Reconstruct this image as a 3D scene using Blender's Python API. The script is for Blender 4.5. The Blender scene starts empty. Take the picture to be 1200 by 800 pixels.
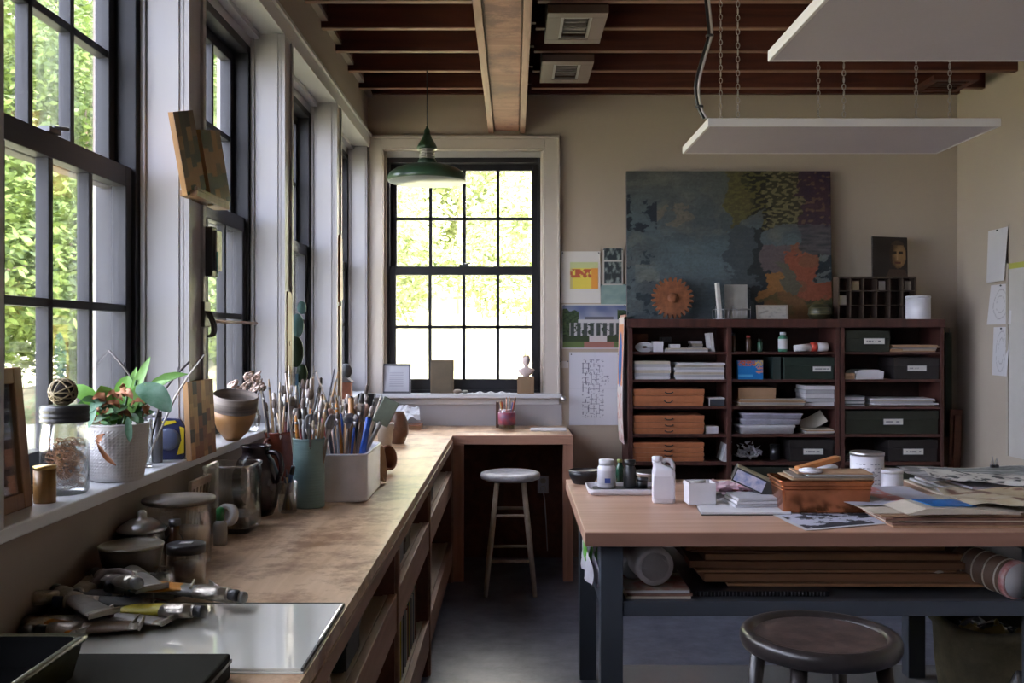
import bpy, bmesh, math, random
from mathutils import Vector, Matrix, noise, Euler
R = math.radians
random.seed(7)
S = bpy.context.scene
COL = S.collection
PI = math.pi

# ------------------------------------------------------------------ camera, sky, sun, exposure
F, CX, CY, H = 1120.0, 602.0, 394.0, 1.51
cam_d = bpy.data.cameras.new('camera'); cam = bpy.data.objects.new('camera', cam_d); COL.objects.link(cam)
cam.location = (0, 0, H); cam.rotation_euler = (PI / 2, 0, 0)
cam_d.sensor_width = 36; cam_d.lens = 36 * F / 1200
cam_d.shift_x = -(CX - 600) / 1200; cam_d.shift_y = (CY - 400) / 1200
cam_d.clip_start = 0.02; cam_d.clip_end = 400
S.camera = cam
S.view_settings.view_transform = 'Standard'; S.view_settings.look = 'None'
S.view_settings.gamma = 1; S.view_settings.use_curve_mapping = False
S.view_settings.exposure = 3.2
S.cycles.max_bounces = 9; S.cycles.diffuse_bounces = 5; S.cycles.glossy_bounces = 4
S.cycles.transparent_max_bounces = 16; S.cycles.transmission_bounces = 6
S.cycles.sample_clamp_indirect = 6; S.cycles.caustics_reflective = False; S.cycles.caustics_refractive = False
S.cycles.use_denoising = True

W = bpy.data.worlds.new('sky'); S.world = W; W.use_nodes = True
nt = W.node_tree; nt.nodes.clear()
out = nt.nodes.new('ShaderNodeOutputWorld'); bg = nt.nodes.new('ShaderNodeBackground')
tc = nt.nodes.new('ShaderNodeTexCoord'); sep = nt.nodes.new('ShaderNodeSeparateXYZ')
nt.links.new(tc.outputs['Generated'], sep.inputs[0])
rmp = nt.nodes.new('ShaderNodeValToRGB')          # hazy warm glow over the meadow side, cooler sky elsewhere
rmp.color_ramp.elements[0].position = 0.35; rmp.color_ramp.elements[0].color = (0.77, 0.81, 1.0, 1)
rmp.color_ramp.elements[1].position = 0.97; rmp.color_ramp.elements[1].color = (1.14, 1.05, 0.92, 1)
nt.links.new(sep.outputs['Y'], rmp.inputs[0])
nt.links.new(rmp.outputs[0], bg.inputs[0]); nt.links.new(bg.outputs[0], out.inputs[0])
bg.inputs[1].default_value = 2.4
sd = bpy.data.lights.new('sun', 'SUN'); sd.energy = 4.2; sd.angle = R(1.0); sd.color = (1, 0.93, 0.78)
sun = bpy.data.objects.new('sun', sd); COL.objects.link(sun)
sun.rotation_euler = Vector((-0.62, 0.62, -0.85)).to_track_quat('-Z', 'Y').to_euler()

# ------------------------------------------------------------------ helpers
def P(x, y, d): return Vector(((x - CX) * d / F, d, H + (CY - y) * d / F))
def on(x, y, z):
    d = F * (H - z) / (y - CY)
    return Vector(((x - CX) * d / F, d, z))

class MB:
    def __init__(s): s.v = []; s.f = []; s.m = []; s.sm = []
    def add(s, vs, fs, mi=0, T=None, smooth=False):
        n = len(s.v)
        s.v += [(T @ Vector(v)) if T is not None else Vector(v) for v in vs]
        for f in fs: s.f.append([n + i for i in f]); s.m.append(mi); s.sm.append(smooth)
        return s
    def box(s, x0, x1, y0, y1, z0, z1, mi=0, T=None):
        vs = [(x, y, z) for z in (z0, z1) for y in (y0, y1) for x in (x0, x1)]
        return s.add(vs, [(0, 2, 3, 1), (4, 5, 7, 6), (0, 1, 5, 4), (2, 6, 7, 3), (0, 4, 6, 2), (1, 3, 7, 5)], mi, T)
    def cbox(s, c, d, mi=0, T=None):
        return s.box(c[0]-d[0]/2, c[0]+d[0]/2, c[1]-d[1]/2, c[1]+d[1]/2, c[2]-d[2]/2, c[2]+d[2]/2, mi, T)
    def lathe(s, prof, n=24, mi=0, T=None, sx=1, sy=1, smooth=True):
        vs = []; fs = []
        for r, z in prof:
            for k in range(n):
                a = 2 * PI * k / n; vs.append((r * math.cos(a) * sx, r * math.sin(a) * sy, z))
        for i in range(len(prof) - 1):
            for k in range(n):
                fs.append((i*n+k, i*n+(k+1) % n, (i+1)*n+(k+1) % n, (i+1)*n+k))
        if prof[0][0] > 1e-5: fs.append(tuple(reversed(range(n))))
        if prof[-1][0] > 1e-5: fs.append(tuple((len(prof)-1)*n+k for k in range(n)))
        return s.add(vs, fs, mi, T, smooth)
    def tube(s, pts, r, n=8, mi=0, T=None, flat=1.0):
        pts = [Vector(p) for p in pts]; rs = r if isinstance(r, (list, tuple)) else [r] * len(pts)
        vs = []; fs = []; up = None
        for i, p in enumerate(pts):
            a = pts[max(i-1, 0)]; b = pts[min(i+1, len(pts)-1)]; t = (b - a).normalized()
            if up is None:
                up = Vector((0, 0, 1)) if abs(t.z) < 0.9 else Vector((1, 0, 0))
            u = (up - t * up.dot(t)).normalized(); w = t.cross(u); up = u
            for k in range(n):
                q = 2 * PI * k / n; vs.append(p + (u * math.cos(q) + w * math.sin(q) * flat) * rs[i])
        for i in range(len(pts)-1):
            for k in range(n): fs.append((i*n+k, i*n+(k+1) % n, (i+1)*n+(k+1) % n, (i+1)*n+k))
        fs.append(tuple(reversed(range(n)))); fs.append(tuple((len(pts)-1)*n+k for k in range(n)))
        return s.add(vs, fs, mi, T, True)
    def prism(s, poly, z0, z1, mi=0, T=None, smooth=False):
        n = len(poly); vs = [(x, y, z0) for x, y in poly] + [(x, y, z1) for x, y in poly]
        fs = [tuple(reversed(range(n))), tuple(range(n, 2*n))] + [(i, (i+1) % n, n+(i+1) % n, n+i) for i in range(n)]
        return s.add(vs, fs, mi, T, smooth)
    def ball(s, c, r, n=12, mi=0, T=None, sc=(1, 1, 1)):
        pr = [(max(math.cos(t), 0) * r, math.sin(t) * r) for t in [(-PI/2 + PI*i/(n)) for i in range(n+1)]]
        M = Matrix.Translation(c) @ Matrix.Diagonal((sc[0], sc[1], sc[2], 1))
        if T is not None: M = T @ M
        return s.lathe(pr, n*2, mi, M)
    def build(s, name, mats, parent=None, bevel=0, loc=None, rot=None, subsurf=0):
        me = bpy.data.meshes.new(name); me.from_pydata([tuple(v) for v in s.v], [], s.f)
        if not isinstance(mats, (list, tuple)): mats = [mats]
        for m in mats: me.materials.append(m)
        me.polygons.foreach_set('material_index', s.m); me.polygons.foreach_set('use_smooth', s.sm)
        me.update()
        o = bpy.data.objects.new(name, me); COL.objects.link(o)
        if parent: o.parent = parent
        if loc is not None: o.location = loc
        if rot is not None: o.rotation_euler = rot
        if bevel:
            b = o.modifiers.new('bevel', 'BEVEL'); b.width = bevel; b.segments = 2; b.limit_method = 'ANGLE'; b.angle_limit = R(40)
            b.harden_normals = False
        if subsurf:
            b = o.modifiers.new('sub', 'SUBSURF'); b.levels = subsurf; b.render_levels = subsurf
        return o

def rrect(w, d, r, n=5):
    out = []
    for cx, cy, a0 in ((w/2-r, d/2-r, 0), (-w/2+r, d/2-r, 90), (-w/2+r, -d/2+r, 180), (w/2-r, -d/2+r, 270)):
        for k in range(n+1):
            a = R(a0 + 90*k/n); out.append((cx + r*math.cos(a), cy + r*math.sin(a)))
    return out
def loft(mb, rings, mi=0, T=None, smooth=True, cap=(True, True)):
    n = len(rings[0]); vs = [p for r in rings for p in r]; fs = []
    for i in range(len(rings)-1):
        for k in range(n): fs.append((i*n+k, i*n+(k+1) % n, (i+1)*n+(k+1) % n, (i+1)*n+k))
    if cap[0]: fs.append(tuple(reversed(range(n))))
    if cap[1]: fs.append(tuple((len(rings)-1)*n+k for k in range(n)))
    return mb.add(vs, fs, mi, T, smooth)

def tag(o, label=None, cat=None, group=None, kind=None):
    if label: o['label'] = label
    if cat: o['category'] = cat
    if group: o['group'] = group
    if kind: o['kind'] = kind
    return o
def thing(name, label, cat, loc=(0, 0, 0), rz=0, group=None, kind=None, rot=None):
    o = bpy.data.objects.new(name, None); COL.objects.link(o); o.empty_display_size = 0.05
    o.location = loc; o.rotation_euler = rot if rot is not None else (0, 0, rz)
    return tag(o, label, cat, group, kind)
def struct(o): o['kind'] = 'structure'; return o
CH = {}
def children(o): return [c for c in bpy.data.objects if c.parent == o]
def copy_tree(o, parent=None):
    c = o.copy(); COL.objects.link(c); c.parent = parent
    for ch in (CH.get(o.name) or children(o)): copy_tree(ch, c)
    return c
def TR(loc=(0, 0, 0), rot=(0, 0, 0)): return Matrix.Translation(loc) @ Euler(rot).to_matrix().to_4x4()

# ------------------------------------------------------------------ materials
def newmat(name):
    m = bpy.data.materials.new(name); m.use_nodes = True
    b = m.node_tree.nodes['Principled BSDF']; return m, m.node_tree, b
def mat(name, col, rough=0.6, metal=0, var=0.0, scale=12, bump=0.0, spec=0.5, bscale=None, col2=None, stretch=(1, 1, 1), detail=5, coat=0):
    m, t, b = newmat(name); c = (*col, 1)
    b.inputs['Base Color'].default_value = c; b.inputs['Roughness'].default_value = rough
    b.inputs['Metallic'].default_value = metal; b.inputs['Specular IOR Level'].default_value = spec
    b.inputs['Coat Weight'].default_value = coat
    if var or bump or col2:
        tc = t.nodes.new('ShaderNodeTexCoord'); mp = t.nodes.new('ShaderNodeMapping'); mp.inputs['Scale'].default_value = stretch
        t.links.new(tc.outputs['Object'], mp.inputs[0])
        n = t.nodes.new('ShaderNodeTexNoise'); n.inputs['Scale'].default_value = scale; n.inputs['Detail'].default_value = detail
        n.inputs['Roughness'].default_value = 0.65
        t.links.new(mp.outputs[0], n.inputs[0])
        if var or col2:
            r = t.nodes.new('ShaderNodeValToRGB'); r.color_ramp.elements[0].position = 0.32; r.color_ramp.elements[1].position = 0.68
            a = col2 or tuple(v * (1 - var) for v in col)
            e = col if col2 else tuple(min(v * (1 + var), 1) for v in col)
            r.color_ramp.elements[0].color = (*a, 1); r.color_ramp.elements[1].color = (*e, 1)
            t.links.new(n.outputs[0], r.inputs[0]); t.links.new(r.outputs[0], b.inputs['Base Color'])
        if bump:
            n2 = n
            if bscale:
                n2 = t.nodes.new('ShaderNodeTexNoise'); n2.inputs['Scale'].default_value = bscale; n2.inputs['Detail'].default_value = 4
                t.links.new(mp.outputs[0], n2.inputs[0])
            bp = t.nodes.new('ShaderNodeBump'); bp.inputs['Strength'].default_value = bump; bp.inputs['Distance'].default_value = 0.01
            t.links.new(n2.outputs[0], bp.inputs['Height']); t.links.new(bp.outputs[0], b.inputs['Normal'])
    return m
def wood(name, a, b_, rough=0.55, axis='Y', scale=9, bump=0.15, blotch=None, coat=0):
    """grain stretched along one axis; blotch = colour of old stains"""
    m, t, b = newmat(name)
    tc = t.nodes.new('ShaderNodeTexCoord'); mp = t.nodes.new('ShaderNodeMapping')
    st = {'X': (0.08, 1, 1), 'Y': (1, 0.08, 1), 'Z': (1, 1, 0.08)}[axis]; mp.inputs['Scale'].default_value = st
    t.links.new(tc.outputs['Object'], mp.inputs[0])
    n = t.nodes.new('ShaderNodeTexNoise'); n.inputs['Scale'].default_value = scale * 3; n.inputs['Detail'].default_value = 7; n.inputs['Distortion'].default_value = 1.2
    t.links.new(mp.outputs[0], n.inputs[0])
    r = t.nodes.new('ShaderNodeValToRGB'); r.color_ramp.elements[0].position = 0.34; r.color_ramp.elements[1].position = 0.66
    r.color_ramp.elements[0].color = (*a, 1); r.color_ramp.elements[1].color = (*b_, 1)
    t.links.new(n.outputs[0], r.inputs[0]); src = r.outputs[0]
    if blotch:
        n3 = t.nodes.new('ShaderNodeTexNoise'); n3.inputs['Scale'].default_value = 4.5; n3.inputs['Detail'].default_value = 9; n3.inputs['Roughness'].default_value = 0.72
        t.links.new(tc.outputs['Object'], n3.inputs[0])
        r3 = t.nodes.new('ShaderNodeValToRGB'); r3.color_ramp.elements[0].position = 0.47; r3.color_ramp.elements[1].position = 0.6
        t.links.new(n3.outputs[0], r3.inputs[0])
        mx = t.nodes.new('ShaderNodeMix'); mx.data_type = 'RGBA'
        t.links.new(r3.outputs[0], mx.inputs['Factor']); t.links.new(src, mx.inputs['A']); mx.inputs['B'].default_value = (*blotch, 1)
        src = mx.outputs['Result']
    t.links.new(src, b.inputs['Base Color'])
    b.inputs['Roughness'].default_value = rough; b.inputs['Coat Weight'].default_value = coat; b.inputs['Coat Roughness'].default_value = 0.25
    bp = t.nodes.new('ShaderNodeBump'); bp.inputs['Strength'].default_value = bump; bp.inputs['Distance'].default_value = 0.004
    t.links.new(n.outputs[0], bp.inputs['Height']); t.links.new(bp.outputs[0], b.inputs['Normal'])
    return m
def glassmat(name, tint=(0.97, 0.98, 0.97), refl=0.1, rough=0.02):
    m, t, b = newmat(name); t.nodes.remove(b); o = t.nodes['Material Output']
    tr = t.nodes.new('ShaderNodeBsdfTransparent'); tr.inputs[0].default_value = (*tint, 1)
    gl = t.nodes.new('ShaderNodeBsdfGlossy'); gl.inputs['Roughness'].default_value = rough; gl.inputs['Color'].default_value = (1, 1, 1, 1)
    lw = t.nodes.new('ShaderNodeLayerWeight'); lw.inputs[0].default_value = 0.35
    ml = t.nodes.new('ShaderNodeMath'); ml.operation = 'MULTIPLY_ADD'; ml.inputs[1].default_value = 0.45 if refl < .1 else .5; ml.inputs[2].default_value = refl * 0.6
    t.links.new(lw.outputs['Fresnel'], ml.inputs[0])
    mx = t.nodes.new('ShaderNodeMixShader'); t.links.new(ml.outputs[0], mx.inputs[0])
    t.links.new(tr.outputs[0], mx.inputs[1]); t.links.new(gl.outputs[0], mx.inputs[2]); t.links.new(mx.outputs[0], o.inputs[0])
    return m
def leafmat(name, a, b_, trans=0.35):
    m, t, b = newmat(name); o = t.nodes['Material Output']
    tc = t.nodes.new('ShaderNodeTexCoord'); n = t.nodes.new('ShaderNodeTexNoise'); n.inputs['Scale'].default_value = 2.6; n.inputs['Detail'].default_value = 9; n.inputs['Roughness'].default_value = .8
    t.links.new(tc.outputs['Object'], n.inputs[0])
    r = t.nodes.new('ShaderNodeValToRGB'); r.color_ramp.elements[0].position = 0.35; r.color_ramp.elements[1].position = 0.62
    r.color_ramp.elements[0].color = (*a, 1); r.color_ramp.elements[1].color = (*b_, 1)
    t.links.new(n.outputs[0], r.inputs[0]); t.links.new(r.outputs[0], b.inputs['Base Color']); b.inputs['Roughness'].default_value = 0.6
    tl = t.nodes.new('ShaderNodeBsdfTranslucent'); t.links.new(r.outputs[0], tl.inputs[0])
    mx = t.nodes.new('ShaderNodeMixShader'); mx.inputs[0].default_value = trans
    t.links.new(b.outputs[0], mx.inputs[1]); t.links.new(tl.outputs[0], mx.inputs[2]); t.links.new(mx.outputs[0], o.inputs[0])
    return m
def colmat(name, rough=0.7, bump=0.0, spec=0.4):
    m, t, b = newmat(name); a = t.nodes.new('ShaderNodeVertexColor'); a.layer_name = 'Col'
    t.links.new(a.outputs[0], b.inputs['Base Color']); b.inputs['Roughness'].default_value = rough; b.inputs['Specular IOR Level'].default_value = spec
    if bump:
        tc = t.nodes.new('ShaderNodeTexCoord'); n = t.nodes.new('ShaderNodeTexNoise'); n.inputs['Scale'].default_value = 60
        t.links.new(tc.outputs['Object'], n.inputs[0]); bp = t.nodes.new('ShaderNodeBump'); bp.inputs['Strength'].default_value = bump; bp.inputs['Distance'].default_value = 0.003
        t.links.new(n.outputs[0], bp.inputs['Height']); t.links.new(bp.outputs[0], b.inputs['Normal'])
    return m
def sheet(name, w, h, fn, nx, ny, m, parent=None, th=0.0008, curl=None, loc=None, rot=None):
    """a sheet in local x (width) and z (height), facing -y; fn(u, v) -> colour of the picture or print on it"""
    vs = []; fs = []; cs = []
    for j in range(ny+1):
        for i in range(nx+1):
            u = i/nx; v = j/ny; y = curl(u, v) if curl else 0
            vs.append((u*w - w/2, y, v*h)); cs.append((*fn(u, v), 1))
    N = len(vs)
    for j in range(ny):
        for i in range(nx):
            a = j*(nx+1)+i; fs.append((a, a+1, a+nx+2, a+nx+1))
    back = (0.75, 0.73, 0.7, 1)
    vs += [(x, y+th, z) for x, y, z in vs[:N]]; cs += [back]*N
    for j in range(ny):
        for i in range(nx):
            a = N+j*(nx+1)+i; fs.append((a, a+nx+1, a+nx+2, a+1))
    def edge(a, b): fs.append((a, N+a, N+b, b))
    for i in range(nx): edge(i, i+1); edge(ny*(nx+1)+i+1, ny*(nx+1)+i)
    for j in range(ny): edge((j+1)*(nx+1), j*(nx+1)); edge(j*(nx+1)+nx, (j+1)*(nx+1)+nx)
    me = bpy.data.meshes.new(name); me.from_pydata(vs, [], fs); me.materials.append(m)
    at = me.color_attributes.new('Col', 'FLOAT_COLOR', 'POINT'); at.data.foreach_set('color', [c for q in cs for c in q])
    me.color_attributes.active_color = at
    o = bpy.data.objects.new(name, me); COL.objects.link(o)
    if parent: o.parent = parent
    if loc is not None: o.location = loc
    if rot is not None: o.rotation_euler = rot
    return o
def N2(u, v, s=3.0, seed=0): return noise.noise(Vector((u*s, v*s, seed)))
def FB(u, v, s=3.0, seed=0): return noise.fractal(Vector((u*s, v*s, seed)), 0.9, 2.1, 5)
def mixc(a, b, t): t = min(max(t, 0), 1); return tuple(x + (y-x)*t for x, y in zip(a, b))

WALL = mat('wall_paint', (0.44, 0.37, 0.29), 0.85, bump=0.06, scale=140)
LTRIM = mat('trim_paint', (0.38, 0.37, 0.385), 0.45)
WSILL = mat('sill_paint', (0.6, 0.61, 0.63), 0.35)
LWALL = mat('left_wall_shaded', (0.25, 0.2, 0.165), 0.7, bump=0.05, scale=140)  # darker than the other walls: the window wall's shade put into its colour
BLACK = mat('black_sash_paint', (0.016, 0.016, 0.02), 0.5, spec=.3)
PANE = glassmat('window_glass', (0.97, 0.98, 0.98), 0.05)
GLASS = glassmat('jar_glass', (0.95, 0.96, 0.95), 0.10, 0.03)
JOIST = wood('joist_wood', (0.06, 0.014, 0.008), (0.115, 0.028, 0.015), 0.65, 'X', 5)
JLIT = wood('joist_lit_edge', (0.2, 0.1, 0.065), (0.28, 0.15, 0.1), 0.65, 'X', 5)  # tan undersides of the joists; light from below is put into the colour
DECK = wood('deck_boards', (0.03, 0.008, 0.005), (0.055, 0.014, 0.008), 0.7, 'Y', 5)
BEAM = wood('beam_wood', (0.24, 0.105, 0.07), (0.38, 0.19, 0.135), 0.75, 'X', 3.5, 0.5, blotch=(.17, .08, .06))
BEAM2 = wood('beam_side_wood', (0.2, 0.095, 0.06), (0.31, 0.16, 0.11), 0.65, 'Y', 7, 0.3)
CONC = mat('concrete', (0.175, 0.19, 0.245), 0.33, col2=(.065, .072, .10), scale=7, bump=0.12, bscale=26, detail=10)
TOPW = wood('worktop_ply', (0.50, 0.32, 0.18), (0.68, 0.48, 0.31), 0.36, 'Y', 4, 0.06, blotch=(0.28, 0.145, 0.07), coat=0.12)
PINKW = wood('fir_edge', (0.42, 0.21, 0.14), (0.56, 0.31, 0.22), 0.5, 'X', 5, 0.1)
PINKV = wood('fir_panel', (0.36, 0.17, 0.11), (0.5, 0.26, 0.18), 0.5, 'Z', 5, 0.1)
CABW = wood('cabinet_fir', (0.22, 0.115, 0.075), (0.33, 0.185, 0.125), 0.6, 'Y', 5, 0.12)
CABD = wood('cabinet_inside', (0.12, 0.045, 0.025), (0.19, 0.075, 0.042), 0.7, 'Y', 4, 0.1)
SHELFL = wood('shelf_birch', (0.42, 0.33, 0.25), (0.56, 0.45, 0.36), 0.5, 'Y', 5, 0.05)
TABW = wood('table_fir', (0.48, 0.27, 0.175), (0.62, 0.385, 0.27), 0.4, 'X', 3.2, 0.06, coat=0.15)
TABSHADE = wood('table_fir_shaded', (0.24, 0.12, 0.08), (0.34, 0.175, 0.12), 0.5, 'X', 3.2, 0.06)  # table fir with the front edge's shade put into the colour
STEELP = mat('grey_painted_steel', (0.058, 0.066, 0.08), 0.38)
CASE = wood('dark_walnut_case', (0.05, 0.018, 0.014), (0.095, 0.032, 0.024), 0.5, 'Z', 5, 0.1)
CASEB = mat('case_back', (0.035, 0.014, 0.01), 0.75, var=0.3)
WHITE = mat('white_paint_panel', (0.42, 0.375, 0.40), 0.6, var=0.03, scale=2)
PAPER = mat('white_paper', (0.66, 0.64, 0.66), 0.8, var=0.05)
PAPER2 = mat('cream_paper', (0.55, 0.48, 0.38), 0.8, var=0.1)
KRAFT = mat('kraft_board', (0.26, 0.14, 0.075), 0.75, var=0.15, scale=5)
METAL = mat('dull_steel', (0.5, 0.5, 0.52), 0.32, 1)
DMETAL = mat('dark_steel', (0.12, 0.12, 0.13), 0.4, 0.9)
BRASS = mat('brass', (0.5, 0.33, 0.12), 0.35, 1, var=0.2)
BPLAST = mat('black_plastic', (0.015, 0.015, 0.017), 0.35)
WPLAST = mat('white_plastic', (0.7, 0.68, 0.72), 0.4)
COLM = colmat('printed_paper'); PAINTM = colmat('oil_paint', 0.45, 0.5); WOODM = colmat('patchwork_wood', 0.55, 0.3)
# ------------------------------------------------------------------ the room
YB, XL, XR, YR = 6.55, -1.0, 3.04, -2.6       # back, left, right and rear walls
ZS, ZH, ZC = 1.14, 2.81, 3.36                 # sill, window head, underside of the deck
XO = -1.27
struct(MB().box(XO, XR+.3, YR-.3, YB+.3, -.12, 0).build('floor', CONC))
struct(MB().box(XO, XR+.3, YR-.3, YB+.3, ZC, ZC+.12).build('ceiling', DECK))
struct(MB().box(XR, XR+.3, YR-.3, YB+.3, 0, ZC).build('wall_right', WALL))
wb = MB(); wx0, wx1, wz0, wz1 = -.905, .215, 1.12, 2.8
wb.box(XL-.32, wx0, YB, YB+.3, 0, ZC).box(wx1, XR, YB, YB+.3, 0, ZC).box(wx0, wx1, YB, YB+.3, 0, wz0-.02).box(wx0, wx1, YB, YB+.3, wz1, ZC)
struct(wb.build('wall_back', WALL))
# rear wall, behind the photograph
wr = MB(); wr.box(XL, XR, YR-.3, YR, 0, ZC)
struct(wr.build('wall_rear', WALL))
# left wall: rail below the sills, header above the heads, piers between
rights = [6.50 - 1.205*k for k in range(6)]; WW = 1.055  # last two windows are out of view, added for their daylight
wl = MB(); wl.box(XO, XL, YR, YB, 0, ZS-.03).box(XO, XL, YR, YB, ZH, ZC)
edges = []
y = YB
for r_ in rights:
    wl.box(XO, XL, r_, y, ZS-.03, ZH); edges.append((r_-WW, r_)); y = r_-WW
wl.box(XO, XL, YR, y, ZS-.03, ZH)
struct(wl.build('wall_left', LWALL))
# casings on the piers, head trim and sill
tp = MB(); prev = YB
for (a, b) in edges:
    w0, w1 = b, prev
    if w1 - w0 > .08:
        tp.box(XL, XL+.012, w0-.004, w1+.004, ZS, ZH)
        tp.box(XL+.012, XL+.022, w0-.004, w0+.022, ZS, ZH).box(XL+.012, XL+.022, w1-.022, w1+.004, ZS, ZH)
    # reveal linings: stepped stops beside every sash, soffit boards above
    for yy, s in ((a, 1), (b, -1)):
        y0, y1 = sorted((yy, yy+s*.006)); tp.box(-1.262, XL+.004, y0, y1, ZS, ZH)
        y0, y1 = sorted((yy, yy+s*.016)); tp.box(-1.122, -1.108, y0, y1, ZS, ZH)
        y0, y1 = sorted((yy, yy+s*.010)); tp.box(-1.016, -1.008, y0, y1, ZS, ZH)
    tp.box(-1.262, XL+.004, a, b, ZH-.008, ZH+.002)
    tp.box(-1.12, -1.085, a, b, ZH-.03, ZH-.008)
    prev = a
struct(tp.build('trim_1', LTRIM))
struct(MB().box(XL, XL+.02, YR, YB, ZH-.008, ZH+.075).box(XL+.02, XL+.034, YR, YB, ZH+.06, ZH+.08).build('trim_2', LTRIM, bevel=.003))
struct(MB().box(XL, XL+.035, YR, YB, 3.145, 3.17).build('trim_3', mat('wall_crown_paint', (.27, .22, .185), .7)))
struct(MB().box(-1.29, -.983, YR, YB, ZS-.03, ZS).build('sill_board', WSILL, bevel=.004))
# back window casing, sill, apron
tb = MB()
tb.box(-.995, wx0, YB-.022, YB, wz0, 2.86).box(wx1, wx1+.09, YB-.022, YB, wz0, 2.86).box(wx0, wx1, YB-.022, YB, wz1, 2.86)
tb.box(-.995, -.985, YB-.034, YB, wz0, 2.88).box(wx1+.085, wx1+.1, YB-.034, YB, wz0, 2.875).box(-.995, wx1+.1, YB-.034, YB, 2.86, 2.88)
tb.box(wx0, wx0+.012, YB-.022, YB+.12, wz0, wz1).box(wx1-.012, wx1, YB-.022, YB+.12, wz0, wz1).box(wx0, wx1, YB-.022, YB+.12, wz1-.012, wz1)
tb.box(wx0+.012, wx0+.03, YB+.04, YB+.055, wz0, wz1-.01).box(wx1-.03, wx1-.012, YB+.04, YB+.055, wz0, wz1-.01)
struct(tb.build('trim_4', mat('cream_trim', (.5, .45, .40), .5), bevel=.003))
struct(MB().box(-.98, .33, YB-.06, YB+.26, wz0-.03, wz0).box(-.98, .31, YB-.02, YB, wz0-.075, wz0-.03).build('trim_5', WSILL, bevel=.004))
struct(MB().box(-.98, .33, YB-.012, YB, .9, wz0-.07).build('trim_6', LTRIM))

def window(name, loc, rz, w, z0, zm, z1, sillz):
    """double-hung window: local x across, y outwards; two sashes of four by two panes"""
    t = thing(name, None, None, loc, rz, kind='structure')
    fr = MB(); fw = .035
    fr.box(0, fw, 0, .12, z0, z1).box(w-fw, w, 0, .12, z0, z1).box(fw, w-fw, 0, .12, z1-fw, z1).box(fw, w-fw, 0, .12, z0, z0+.02)
    fr.build('frame', BLACK, t, bevel=.002)
    for k, (a, b, y) in enumerate(((z0+.02, zm+.03, .012), (zm-.03, z1-fw, .062))):
        sh = MB(); st = .042; x0, x1 = fw, w-fw; th = .042
        bot = .075 if k == 0 else .06
        sh.box(x0, x0+st, y, y+th, a, b).box(x1-st, x1, y, y+th, a, b)
        sh.box(x0+st, x1-st, y, y+th, a, a+bot).box(x0+st, x1-st, y, y+th, b-(.06 if k == 0 else .045), b)
        ztop = b-(.06 if k == 0 else .045); zb = a+bot; iw = x1-x0-2*st
        for j in range(1, 4):
            xc = x0+st+iw*j/4; sh.box(xc-.011, xc+.011, y+.004, y+th-.004, zb, ztop)
        zc = (zb+ztop)/2; sh.box(x0+st, x1-st, y+.004, y+th-.004, zc-.011, zc+.011)
        so = sh.build('sash', BLACK, t, bevel=.002)
        g = MB().box(x0+st-.004, x1-st+.004, y+.019, y+.0225, zb-.004, ztop+.004).build('glass_pane', PANE, so)
    lk = MB(); lk.cbox((w/2, .02, zm+.037), (.06, .03, .012)); lk.tube([(w/2, .01, zm+.045), (w/2+.045, -.005, zm+.05)], .005)
    lk.build('sash_lock', DMETAL, t)
    return t
window('window_1', (wx0+.012, YB+.055, 0), 0, wx1-wx0-.024, wz0, 1.965, 2.745, wz0)
for i, (a, b) in enumerate(edges):
    window('window_%d' % (i+2), (-1.125, a+.004, 0), PI/2, WW-.008, ZS, 1.98, 2.745, ZS)
    if 1: struct(MB().box(-1.16, -1.125, a, b, 2.745, ZH-.008).build('trim_%d' % (7+i), LTRIM))
struct(MB().box(wx0+.012, wx1-.012, YB+.055, YB+.09, 2.745, wz1-.012).build('trim_14', LTRIM))

# ceiling joists, ledger, box beam
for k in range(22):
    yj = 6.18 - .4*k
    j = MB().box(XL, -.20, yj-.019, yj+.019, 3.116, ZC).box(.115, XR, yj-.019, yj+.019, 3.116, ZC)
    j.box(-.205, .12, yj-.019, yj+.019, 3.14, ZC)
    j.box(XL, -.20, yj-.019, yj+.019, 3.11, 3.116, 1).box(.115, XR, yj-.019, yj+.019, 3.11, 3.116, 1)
    struct(j.build('ceiling_joist', [JOIST, JLIT]))
struct(MB().box(XL, XR, YB-.04, YB, 3.165, ZC).build('ceiling_ledger', JOIST))
struct(MB().box(XL, XL+.03, YR, YB-.04, 3.17, ZC).build('ceiling_rim_board', JOIST))
bm_ = MB()
bm_.box(-.172, -.136, YR, YB-.005, 2.90, 3.34, 1).box(.042, .078, YR, YB-.005, 2.90, 3.34, 1)
bm_.box(-.128, .034, YR, YB-.006, 2.915, 3.2, 0)
bm_.box(-.136, -.128, YR, YB-.006, 2.935, 3.2, 1).box(.034, .042, YR, YB-.006, 2.935, 3.2, 1)
struct(bm_.build('ceiling_beam', [BEAM, BEAM2], bevel=.002))

# ------------------------------------------------------------------ outside
def leaf_cloud(n, blobs, size, seed):
    rnd = random.Random(seed); vs = []; fs = []
    tot = sum(b[1]**2 for b in blobs)
    for (c, r, sq) in blobs:
        for _ in range(int(n*r*r/tot)):
            d = Vector((rnd.gauss(0, 1), rnd.gauss(0, 1), rnd.gauss(0, 1))).normalized()
            rr = r*(0.55+.5*rnd.random()); rr *= 1+.25*noise.noise(d*2.5+Vector(c))
            p = Vector(c)+Vector((d.x*rr, d.y*rr, d.z*rr*sq))
            a = Vector((rnd.gauss(0, 1), rnd.gauss(0, 1), rnd.gauss(0, .6))).normalized()
            b = a.cross(d+Vector((rnd.random()*.8, rnd.random()*.8, .3))).normalized()
            s = size*(.6+.8*rnd.random()); i = len(vs)
            vs += [p-a*s, p-b*s*.45+a*s*.1, p+a*s, p+b*s*.45+a*s*.1]; fs.append((i, i+1, i+2, i+3))
    return vs, fs
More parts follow.
